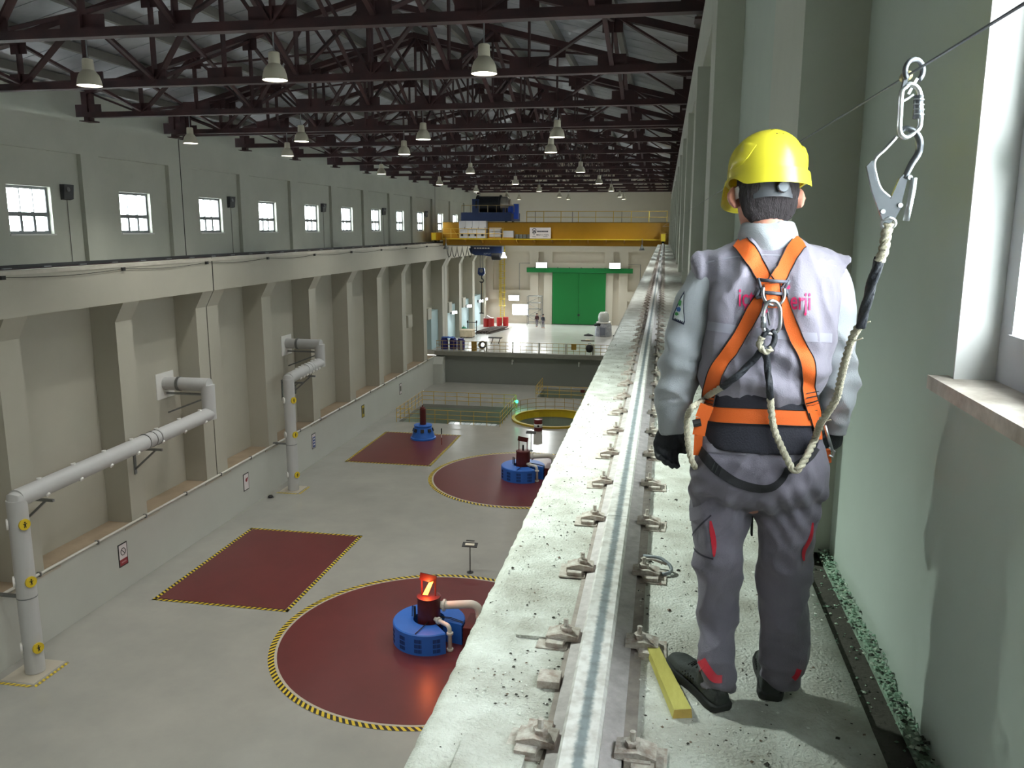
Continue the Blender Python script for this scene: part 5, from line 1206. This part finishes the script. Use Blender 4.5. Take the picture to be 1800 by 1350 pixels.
# --- gloves and boots
glv = hand(wL, dL, nL, -1, 1.14); P_ = [wL-Vector(dL).normalized()*.035, wL+Vector(dL).normalized()*.005]; glv.tube(P_, [.031,.033], 16)
fused(glv, .0038, 'glove', glove_m, lambda p, n: .0012*noise.noise((p.x*60, p.y*60, p.z*60)), 3)
glv = hand(wR, dR, nR, -1, 1.06); P_ = [wR-Vector(dR).normalized()*.035, wR+Vector(dR).normalized()*.005]; glv.tube(P_, [.031,.033], 16)
fused(glv, .0038, 'glove', glove_m, None, 3)
for h_, t_ in ((hL,tL),(hRr,tRr)):
    m_, so, a, d, s, L = boot(h_, t_)
    an = MB(); c = a+d*.085; m_.tube([c+Vector((0,0,.05)), c+Vector((0,0,.085)), c+Vector((0,0,.105))], [.042,.040,.040], 16)
    o, _ = fused(m_, .005, 'boot', boot_m, lambda p, n: .0015*noise.noise((p.x*30, p.y*30, p.z*30)), 4)
    so.build('sole', sole_m, o, smooth=True, auto=40)
    for k in range(4):
        f = .44+.055*k; c = a+d*(L*f)+Vector((0,0,.102-.010*k)); MB().tube([c-s*.026-Vector((0,0,.008)), c+Vector((0,0,.002)), c+s*.026-Vector((0,0,.008))], .0028, 6).build('lace', black_m, o)
    for k in range(9):
        f = .34+.05*(k % 5); zz = .055 if k < 5 else .066; hw = .0455+.006*max(0, (f-.4)*3); c = a+d*(L*f)-s*(hw*.98)+Vector((0,0,zz)); MB().tube([c, c-s*.0035], .0026, 6).build('eyelet_hole', black_m, o)
# --- surface probe for everything worn on top
def bvh(*us):
    v = []; f = []
    for u_ in us:
        o = len(v); v += u_.v; f += [tuple(i+o for i in q) for q in u_.f]
    return BVHTree.FromPolygons(v, f)
BV_back = bvh(veu, beu, tru); BV_all = bvh(veu, beu, tru, swu); BV_tr = bvh(tru); BV_sw = bvh(swu)
def probe(u, v, bv=BV_back, yd=Y0):
    d = ray(u, v).normalized(); h = bv.ray_cast(Vector((0,0,0)), d)
    if h[0] is not None: return h[0], h[1]
    p = at(u, v, yd); h = bv.find_nearest(p); return h[0], h[1]
def ribbon(path, wpx, off, name, m, bv=BV_back, edge=None, thick=.0022, sm=2, parent=PERSON, cols=5, front=None):
    """webbing laid on the cloth along a path of (u, v); its sides rest on the surface below"""
    pts = [Vector((u, v, 0)) for u, v in path]; D, _ = dense(pts, None, 7); Wd = wpx if isinstance(wpx, (list, tuple)) else [wpx]*len(path)
    ws = []
    for i in range(len(D)):
        f = i/(len(D)-1)*(len(Wd)-1); k = min(int(f), len(Wd)-2) if len(Wd) > 1 else 0; ws.append(Wd[k]+(Wd[min(k+1, len(Wd)-1)]-Wd[k])*(f-k))
    G = []
    for i, p in enumerate(D):
        a = D[max(0, i-1)]; b_ = D[min(len(D)-1, i+1)]; t = (b_-a).normalized(); nn = Vector((-t.y, t.x, 0)); row = []
        for c in range(cols):
            q = p+nn*(ws[i]*(c/(cols-1)-.5)); h, no = probe(q.x, q.y, bv)
            row.append(h+no*off)
        G.append(row)
    for _ in range(sm):
        H = [[v.copy() for v in r] for r in G]
        for i in range(1, len(G)-1):
            for c in range(cols): G[i][c] = H[i][c]*.5+(H[i-1][c]+H[i+1][c])*.25
        for i in range(len(G)):
            for c in range(1, cols-1): G[i][c] = G[i][c]*.6+(G[i][c-1]+G[i][c+1])*.2
    back = [[v+(Vector(v)).normalized()*thick for v in r] for r in G]
    loops = [g+list(reversed(bk_)) for g, bk_ in zip(G, back)]
    o = MB().loft(loops).build(name, m, parent, smooth=True, auto=50)
    if edge:
        for c in (0, cols-1): MB().tube([r[c]-Vector(r[c]).normalized()*.001 for r in G], .0016, 5).build('edge_stitching', edge, o)
    return o
# reflective tape, pocket flap, side piping
ribbon([(1244,572),(1275,577),(1320,583),(1370,588),(1420,592),(1462,594)], 16, .0022, 'reflective_tape', pale_m)
ribbon([(1240,462),(1290,452),(1345,448),(1400,452),(1470,468)], 2.2, .001, 'yoke_seam', pale_m, cols=3)
ribbon([(1232,786),(1270,790),(1312,793)], 15, .004, 'pocket_flap', mat('pocket flap cloth', '7f7a86', .85), BV_tr)
ribbon([(1249,915),(1252,935),(1255,958),(1255,978)], [3,9,9,3], .003, 'red_piping', redtape_m, BV_tr); ribbon([(1428,918),(1424,945),(1412,968),(1412,985)], [3,6,7,3], .003, 'red_piping', redtape_m, BV_tr)
ribbon([(1212,905),(1232,900),(1250,888)], 22, .005, 'cargo_pocket', fab_m, BV_tr); ribbon([(1216,960),(1234,975),(1254,982)], 3, .004, 'pocket_seam', mat('dark seam', '3c3946', .8), BV_tr, cols=3); ribbon([(1214,945),(1230,925),(1250,905)], 3, .004, 'pocket_seam', mat('dark seam', '3c3946', .8), BV_tr, cols=3)
ribbon([(1234,1160),(1246,1180),(1257,1193),(1269,1194)], 15, .004, 'red_strap', redtape_m, BV_tr); ribbon([(1404,1176),(1400,1186),(1394,1192)], 9, .004, 'red_strap', redtape_m, BV_tr)
ribbon([(1216,1157),(1226,1166),(1236,1176)], 14, .006, 'red_strap', redtape_m, BV_tr)
# lettering on the vest, partly under the harness
v_, f_ = text_mesh('içtaş enerji', 1.0); ax = min(p[0] for p in v_); bw = max(p[0] for p in v_)-ax; sc_ = 126/bw; V = []
for p in v_:
    u = 1299+(p[0]-ax)*sc_; w_ = 538+(p[0]-ax)*sc_*.055-p[1]*sc_*1.6; h, no = probe(u, w_); V.append(h-Vector(h).normalized()*.0035)
MB().add(V, f_).build('lettering', mat('pink lettering', 'd2205f', .6), PERSON, fix=False)['label'] = 'pink company lettering partly under the harness'
h, no = probe(1385, 505); MB().tube([h-no*.001, h+no*.004], .006, 12).build('logo_dot', mat('pink lettering', 'd2205f', .6), PERSON)
# sleeve badge: white triangle with navy border, green and blue marks
def patch(poly, off, name, m, bv):
    V = [probe(u, v, bv)[0] for u, v in poly]; c = probe(sum(p[0] for p in poly)/len(poly), sum(p[1] for p in poly)/len(poly), bv)[0]
    V = [p-p.normalized()*off for p in V]; c = c-c.normalized()*off; k = len(V)
    MB().add(V+[c], [(i, (i+1) % k, k) for i in range(k)]).build(name, m, PERSON, fix=False)
def poly_sub(poly, k=5):
    out = []
    for i in range(len(poly)):
        a, b_ = poly[i], poly[(i+1) % len(poly)]
        out += [(a[0]+(b_[0]-a[0])*t/k, a[1]+(b_[1]-a[1])*t/k) for t in range(k)]
    return out
tri = [(1203,511),(1196,523),(1183,552),(1181,562),(1202,571),(1204,566),(1202,545)]
patch(poly_sub(tri), .004, 'badge_border', mat('badge navy', '1b2444', .6), BV_sw)
cx_, cy2 = 1196, 548; patch(poly_sub([(cx_+(u-cx_)*.80, cy2+(v-cy2)*.84) for u, v in tri]), .0055, 'badge_field', mat('badge pale', 'cfd6d8', .6), BV_sw)
patch([(1195,527),(1198,529),(1197,537),(1193,538),(1192,532)], .007, 'badge_mark', mat('badge green', '2f8a3f', .6), BV_sw); patch([(1189,541),(1194,539),(1197,543),(1195,548),(1190,547)], .007, 'badge_mark', mat('badge blue', '2c5d9c', .6), BV_sw); patch([(1187,549),(1191,549),(1193,553),(1189,555),(1186,553)], .007, 'badge_mark', mat('badge green', '2f8a3f', .6), BV_sw)
for k in range(5): patch([(1186+3*k,559+1.2*k),(1188+3*k,559.8+1.2*k),(1188+3*k,563.5+1.2*k),(1186+3*k,562.7+1.2*k)], .007, 'badge_letter', mat('badge navy', '1b2444', .6), BV_sw)
# --- harness (worn, child of the person; each strap a piece of it)
HAR = bpy.data.objects.new('harness', None); COL.objects.link(HAR); HAR.parent = PERSON; HAR['label'] = 'orange full body safety harness'
OFF = .0055
def strap(path, w, off=OFF, nm='strap', m=None, **k): return ribbon(path, w, off, nm, m or orange_m, k.pop('bv', BV_back), k.pop('edge', webblack_m), parent=HAR, **k)
strap([(1297,424),(1305,430),(1318,447),(1332,469),(1345,490),(1352,500)], [27,28,28,27,25,24])
strap([(1410,426),(1402,432),(1391,448),(1379,470),(1369,488),(1362,498)], [25,26,26,26,25,24], .0075)
strap([(1338,520),(1325,545),(1305,585),(1283,617),(1265,645),(1254,672),(1247,700),(1243,722)], [16,24,25,25,25,25,25,24], .0075)
strap([(1375,520),(1384,548),(1396,585),(1408,615),(1419,638),(1422,662),(1419,682),(1424,708),(1431,735)], [16,23,25,24,23,21,21,23,23], .0075)
strap([(1358,500),(1360,520),(1360,540)], 24, .012)
strap([(1236,724),(1265,729),(1310,731),(1360,733),(1405,735),(1434,735)], 28, .0045, 'waist_strap')
q_ = [at(1243,712,Y0-.10), at(1234,735,Y0-.095), at(1228,765,Y0-.085), at(1226,800,Y0-.06)]; MB().bar(q_[0], q_[1], .042, .003, up=(0,1,0)).bar(q_[1], q_[2], .038, .003, up=(0,1,0)).bar(q_[2], q_[3], .026, .003, up=(0,1,0)).build('hip_strap', orange_m, HAR)
strap([(1430,722),(1437,745),(1440,772)], [24,24,14], .008, 'hip_strap', bv=bvh(beu, tru))
strap([(1231,788),(1243,806),(1262,826),(1290,845),(1318,855),(1340,858),(1362,854),(1378,838),(1384,822)], [13,16,17,16,14,13,13,12,10], .006, 'thigh_strap', webblack_m, bv=BV_tr, edge=None)
strap([(1384,826),(1400,820),(1418,806),(1434,788)], [16,16,15,12], .006, 'thigh_strap', webblack_m, bv=BV_tr, edge=None)
for u, v in ((1256,819),(1262,824),(1268,829),(1400,822),(1406,818)): 
    h, no = probe(u, v, BV_tr); MB().bar(h+no*.009+Vector((-.004,0,-.012)), h+no*.009+Vector((.004,0,.012)), .005, .002).build('adjuster_bar', dark_m, HAR)
for k in range(4):   # stitched ends of the side straps
    strap([(1235+1.6*k,712-6*k),(1256+1.2*k,717-6*k)], 1.6, .0105, 'stitching', webblack_m, edge=None, cols=3); strap([(1414,692+7*k),(1434,687+7*k)], 1.8, .0105, 'stitching', webblack_m, edge=None, cols=3)
def front_strap(path, w, nm='strap', m=None):     # webbing on the chest side, laid on the cloth from the front
    D, _ = dense([Vector((x, 0, z)) for x, z in path], None, 6); G = []
    for i, p in enumerate(D):
        t = (D[min(len(D)-1, i+1)]-D[max(0, i-1)]).normalized(); nn = Vector((-t.z, 0, t.x)); row = []
        for c in range(5):
            q = p+nn*(w*(c/4-.5)); h = BV_all.ray_cast(Vector((q.x, Y0+1, q.z)), Vector((0,-1,0)))
            if h[0] is None: h = BV_all.find_nearest(Vector((q.x, Y0+.1, q.z)))
            row.append(h[0]+Vector((0,.006,0)))
        G.append(row)
    MB().loft([g+[v-Vector((0,.003,0)) for v in reversed(g)] for g in G]).build(nm, m or orange_m, HAR, smooth=True, auto=50)
tc_ = at(1350, 560, Y0); zs_ = at(1350, 426, Y0).z; zw_ = at(1350, 732, Y0).z
for s in (-1, 1): front_strap([(tc_.x+s*.085, zs_-.03), (tc_.x+s*.10, zs_-.14), (tc_.x+s*.11, zs_-.32), (tc_.x+s*.12, zw_+.02)], .044)
front_strap([(tc_.x-.11, zs_-.20), (tc_.x, zs_-.205), (tc_.x+.11, zs_-.20)], .03, 'chest_strap'); front_strap([(tc_.x-.15, zw_), (tc_.x, zw_-.005), (tc_.x+.15, zw_)], .046, 'waist_strap')
# crotch gap strap hanging between the legs
p = [at(1322,868,Y0+.03), at(1322,905,Y0+.05), at(1321,940,Y0+.05)]; MB().bar(p[0], p[1], .022, .006).bar(p[1], p[2], .026, .006).build('hanging_strap_end', webblack_m, HAR)
def hp(u, v, off): h, no = probe(u, v); return h-Vector(h).normalized()*off
# dorsal plate: grey plastic slider with two slots
gp_m = mat('grey plastic slider', '585a66', .45)
for a, b_ in (((1336,492),(1385,496)), ((1343,514),(1378,517)), ((1333,489),(1338,508)), ((1338,508),(1329,523)), ((1329,523),(1341,521)), ((1388,493),(1380,506)), ((1380,506),(1385,519))):
    MB().tube([hp(*a,.016), hp((a[0]+b_[0])/2,(a[1]+b_[1])/2,.017), hp(*b_,.016)], .0052, 8, flat=.8).build('slider_bar', gp_m, HAR, smooth=True)
dr = [(1342,505),(1341,517),(1345,529),(1354,535),(1366,536),(1375,530),(1379,518),(1378,507)]
MB().tube(dense([hp(u,v,.022) for u,v in dr], None, 3)[0], .0052, 10).build('d_ring', steelb_m, HAR, smooth=True)
# buckles at the hips
for u, v in ((1225,745),): q = at(u, v, Y0-.10); MB().tube([q-Vector((.012,0,0)), q+Vector((.012,0,.006))], .012, 8).build('hip_buckle', dark_m, HAR)
q = at(1460,790,Y0+.02); MB().tube([at(1450,748,Y0-.03), at(1457,772,Y0-.02), at(1463,792,Y0-.02)], .005, 8).build('hip_hook_gate', steelb_m, HAR, smooth=True); MB().bar(at(1455,790,Y0+.0), at(1457,812,Y0+.0), .022, .012).build('hip_strap_end', orange_m, HAR); MB().tube([at(1457,786,Y0-.02), at(1467,794,Y0-.02), at(1464,803,Y0-.02), at(1457,800,Y0-.02)], .004, 8).build('hip_buckle', steelb_m, HAR)
# ================================================================ LANYARD, HOOK, LIFELINE
# carabiner at the back
cb = thing('oval_carabiner', 'oval silver carabiner hanging from the ring between the shoulder blades', 'carabiner', hp(1356,555,.04))
loop = [(1348,533),(1343,545),(1341,562),(1342,578),(1350,586),(1362,585),(1370,576),(1372,560),(1371,542),(1364,531),(1355,529)]
MB().tube(dense([hp(u,v,.034) for u,v in loop+loop[:1]], None, 3)[0][:-1], .0058, 10, closed=True).build('frame', steelb_m, cb, smooth=True)
MB().tube([hp(1342,556,.034), hp(1342,576,.034)], .0085, 10).build('screw_sleeve', mat('dull steel sleeve', '8f9296', .4, metal=.7), cb, smooth=True)
MB().tube([hp(1349,549,.030), hp(1353,572,.030)], .003, 6).build('gate_spring', dark_m, cb)
# the rope lanyard
rope_m = mat('worn cream rope', 'c9c1ab', .9, var=.25, vscale=40, bump=.5, bscale=300); tape_m = mat('black taped rope', '1f222a', .6, bump=.4, bscale=120)
ln = thing('rope_lanyard', 'twisted cream rope lanyard with black taped ends, from worker to hook', 'rope', hp(1350,605,.04))
def rope(pts, r, nm, m, lay=.055, n=18, k=6):
    P_, _ = dense(pts, None, k); tw = []; L = 0
    for i in range(len(P_)):
        if i: L += (P_[i]-P_[i-1]).length
        tw.append(2*PI*L/lay)
    prof = [.72+.34*abs(math.cos(1.5*2*PI*j/n)) for j in range(n)]
    return MB().tube(P_, r, n, twist=tw, prof=prof).build(nm, m, ln, smooth=True)
MB().tube(dense([hp(1351,579,.034), hp(1342,590,.036), hp(1338,604,.036), hp(1346,614,.036), hp(1358,607,.036), hp(1362,592,.034), hp(1357,581,.032)], None, 4)[0], .0085, 10).build('thimble_eye', tape_m, ln, smooth=True)
rope([hp(1340,592,.040), hp(1335,606,.040), hp(1345,618,.040), hp(1356,612,.040)], .010, 'eye_splice', rope_m)
rope([hp(1336,619,.030), hp(1318,640,.026), hp(1292,664,.024), hp(1270,680,.026)], .0105, 'taped_length', tape_m, .2)
rope([hp(1270,680,.026), hp(1250,692,.026), hp(1232,702,.03), at(1217,716,Y0-.16), at(1208,735,Y0-.11), at(1208,765,Y0-.10), at(1212,795,Y0-.10), at(1220,818,Y0-.09), at(1232,826,Y0+.03)], .0098, 'rope', rope_m, k=12)
rope([hp(1345,618,.030), hp(1349,645,.028), hp(1352,675,.026), hp(1354,700,.026)], .0105, 'taped_length', tape_m, .2)
YH = 2.05
R2 = [hp(1354,700,.026), hp(1356,725,.026), hp(1361,755,.026), hp(1373,785,.028), hp(1386,812,.032), hp(1396,827,.045), hp(1407,820,.055), hp(1421,796,.055), hp(1433,770,.055), at(1442,745,2.42), at(1453,728,2.38), at(1470,700,2.34), at(1478,665,2.30), at(1487,630,2.26), at(1499,592,2.22), at(1513,570,2.19)]
rope(R2, .0108, 'rope', rope_m, k=10)
rope([at(1512,574,2.19), at(1520,545,2.16), at(1532,500,2.12), at(1546,455,2.08)], [.0125][0], 'taped_length', tape_m, .25)
rope([at(1546,458,2.08), at(1553,440,2.07), at(1557,415,2.06), at(1562,392,YH)], .0125, 'eye_splice', rope_m)
for u, v in ((1513,571),(1500,600),(1446,742)): 
    q = at(u, v, 2.2 if u > 1480 else 2.40); MB().tube([q, q+Vector((.02,-.01,.01))], .0022, 5).build('frayed_yarn', rope_m, ln)
# scaffold hook
hk = thing('scaffold_hook', 'large silver scaffold snap hook hanging above the rope', 'hook', at(1570,310,YH))
dull_m = mat('brushed hook steel', '63656a', .35, metal=.8, var=.15, vscale=30)
def z4p(x, y): return (1440+x*.3111, y*.3111)
def hk_p(x, y, dy=0): return at(*z4p(x, y), YH+dy)
def plate(poly, th, nm, m, par): # flat steel plate facing the camera side
    f = [hk_p(x, y, -th/2) for x, y in poly]; b_ = [p+Vector((0,th,0)) for p in f]; n = len(f)
    return MB().add(f+b_, [tuple(range(n)), tuple(reversed(range(n, 2*n)))]+[(i, i+n, (i+1) % n+n, (i+1) % n) for i in range(n)]).build(nm, m, par)
plate([(268,940),(300,905),(318,1010),(345,1075),(405,1122),(455,1010),(478,985),(500,1010),(470,1130),(468,1165),(430,1235),(400,1262),(365,1255),(340,1195),(300,1080)], .012, 'body_plate', dull_m, hk)
P_, R_ = dense([hk_p(480,1010), hk_p(520,930), hk_p(562,860), hk_p(566,790), hk_p(535,742), hk_p(490,725), hk_p(465,745)], [.0085,.010,.0105,.0105,.0095,.008,.006], 4)
MB().tube(P_, R_, 12, flat=.75).build('hook_arm', dull_m, hk, smooth=True)
MB().tube(dense([hk_p(440,770), hk_p(375,840), hk_p(312,908), hk_p(325,1010), hk_p(352,1075), hk_p(405,1118)], None, 4)[0], .0042, 8).build('gate', steelb_m, hk, smooth=True)
MB().tube([hk_p(536,1005,-.012), hk_p(530,1060,-.014), hk_p(512,1150,-.014), hk_p(490,1248,-.012)], .0045, 8, flat=1.6).build('safety_lever', steelb_m, hk, smooth=True)
for x, y in ((515,1002),(460,1160),(362,1195)): q = hk_p(x, y, -.012); MB().tube([q, q+Vector((0,.022,0))], .0055, 10).build('rivet', steelb_m, hk)
MB().tube(arc(hk_p(392,1262), (.014,0,0), (0,-.004,.012), 0, 2*PI, 16)[:-1], .0045, 8, closed=True).build('eye', steelb_m, hk, smooth=True)
# upper carabiner
uc = thing('locking_carabiner', 'bright silver locking carabiner joining the hook to the steel lifeline', 'carabiner', at(1600,195,YH))
lp = [(487,495),(466,520),(460,620),(455,735),(480,775),(515,765),(560,728),(572,690),(572,560),(560,505),(530,480),(505,478)]
MB().tube(dense([hk_p(x,y,-.004) for x,y in lp+lp[:1]], None, 3)[0][:-1], .0058, 10, closed=True).build('frame', mat('bright polished steel', 'eef0f2', .25, metal=.85), uc, smooth=True)
MB().tube([hk_p(562,540,-.006), hk_p(556,670,-.006)], .0105, 12).build('screw_sleeve', dull_m, uc, smooth=True)
for k in range(4): MB().tube([hk_p(562,560+28*k,-.006), hk_p(561,566+28*k,-.006)], .0118, 12).build('sleeve_ridge', steelb_m, uc)
MB().tube([hk_p(478,570,-.004), hk_p(535,535,-.004)], .0028, 6).build('gate_pin', steelb_m, uc)
# cable rider and the lifeline
cq = at(1603, 128, YH); cdir = Vector((-.012, 1, -.003)).normalized()
sh = thing('cable_rider', 'small steel shackle riding on the lifeline', 'shackle', cq)
MB().tube(arc(cq+Vector((.004,0,.004)), (.021,.01,0), (0,.0,.024), -.9, PI*1.25, 18), .006, 8).build('ring', dull_m, sh, smooth=True)
MB().tube([cq-cdir*-.03, cq+cdir*.06], .011, 10).build('sleeve', mat('brassy ferrule', '8d8462', .4, metal=.5), sh, smooth=True); MB().bar(cq+Vector((-.012,0,-.01)), cq+Vector((-.018,0,-.05)), .014, .008).build('tongue', dull_m, sh); MB().bar(cq+Vector((.012,0,-.012)), cq+Vector((-.004,0,-.045)), .006, .006).build('pin', steelb_m, sh)
ll = thing('lifeline_cable', 'taut steel lifeline cable running along the wall above the worker', 'cable', cq)
L0, L1 = cq-cdir*4.5, cq+cdir*60
MB().tube([L0, cq, L1], .0032, 6).build('cable', mat('lifeline steel', '6b7078', .4, metal=.6), ll)
for L in (L0, L1): MB().tube([L, Vector((.84, L.y, L.z))], .01, 6).build('anchor', galv_m, ll)
# ================================================================ PEOPLE IN THE DISTANCE
def small_person(x, y, rot, label, step, arm, top, mtop):
    m = MB(); c = lambda px, py, pz: Vector((x+px*math.cos(rot)-py*math.sin(rot), y+px*math.sin(rot)+py*math.cos(rot), ZB+pz))
    def T_(pts, rs, mm, n=10): mm.tube([c(*p) for p in pts], rs, n)
    def legs(mm, s):
        for sd in (-1, 1): T_([(sd*.09,0,.93),(sd*.10,.03+sd*step*.5,.50),(sd*.11,sd*step,.10),(sd*.11,sd*step+.03,.05)], [.085*s,.062*s,.045*s,.04*s], mm)
    legs(m, .85)
    for sd in (-1, 1): T_([(sd*.11,sd*step-.06,.04),(sd*.11,sd*step+.05,.05),(sd*.115,sd*step+.18,.03)], [.04,.045,.03], m)
    T_([(0,0,.88),(0,0,1.05),(0,.01,1.25),(0,0,1.40),(0,.01,1.48),(0,.02,1.55)], [.13,.12,.145,.14,.07,.055], m, 14)
    T_([(0,.02,1.52),(0,.03,1.58),(0,.03,1.66),(0,.02,1.73),(0,.01,1.77)], [.05,.08,.09,.08,.03], m, 12); T_([(0,.11,1.64),(0,.135,1.61)], [.02,.018], m, 6)
    def arms(mm, s):
        for sd in (-1, 1): T_([(sd*.17,0,1.40),(sd*.24,-.01,1.15),(sd*.22,.06+arm*.2,.93),(sd*.21,.08+arm*.22,.86)], [.062*s,.05*s,.038*s,.034*s], mm)
    arms(m, .85)
    for sd in (-1, 1):
        for q in range(5): T_([(sd*.21,.07+arm*.22,.88),(sd*(.21+.006*(q-2)),.08+arm*.22+.014*(q-2),.80),(sd*.20,.09+arm*.22+.014*(q-2),.77 if q else .81)], [.016,.011,.008], m, 6)
    o = union(m, .022, 2).build('person', skin_m, None, smooth=True, loc=(x,y,ZB), fix=False); tag(o, label, 'person', None)
    t_ = MB(); legs(t_, 1.12); T_([(0,0,.84),(0,0,.98),(0,0,1.04)], [.15,.15,.145], t_, 14); union(t_, .02, 2).build('trousers', fab_m, o, smooth=True, fix=False)
    j = MB(); T_([(0,0,.96),(0,0,1.05),(0,.01,1.25),(0,0,1.42),(0,0,1.47)], [.155,.15,.165,.16,.08], j, 14); arms(j, 1.1); union(j, .02, 2).build('jacket', mtop, o, smooth=True, fix=False)
    h = MB(); h.lathe([(.105,1.66),(.112,1.70),(.10,1.77),(.05,1.81),(0,1.815)], (0,0,0), 14); h.v = [c(v.x, v.y+.02, v.z) for v in h.v]; h.build('helmet' if top else 'hair', mat('dark distant cap', '1c1d22', .6), o, smooth=True)
small_person(-16.0, 106.0, .4, 'person in dark work clothes with a red vest, nearer the scaffold', .16, .3, False, mat('dark red jacket', '4a2a30', .8))
small_person(-15.05, 105.0, -.5, 'person in grey work clothes, nearer the green door', .05, .2, False, mat('dark grey jacket', '3a3c46', .8))
# ================================================================ lift the whole scene so that the machine hall floor is z = 0
for o in list(bpy.data.objects):
    if o.parent is None: o.location.z += 16.0
bpy.context.view_layer.update()
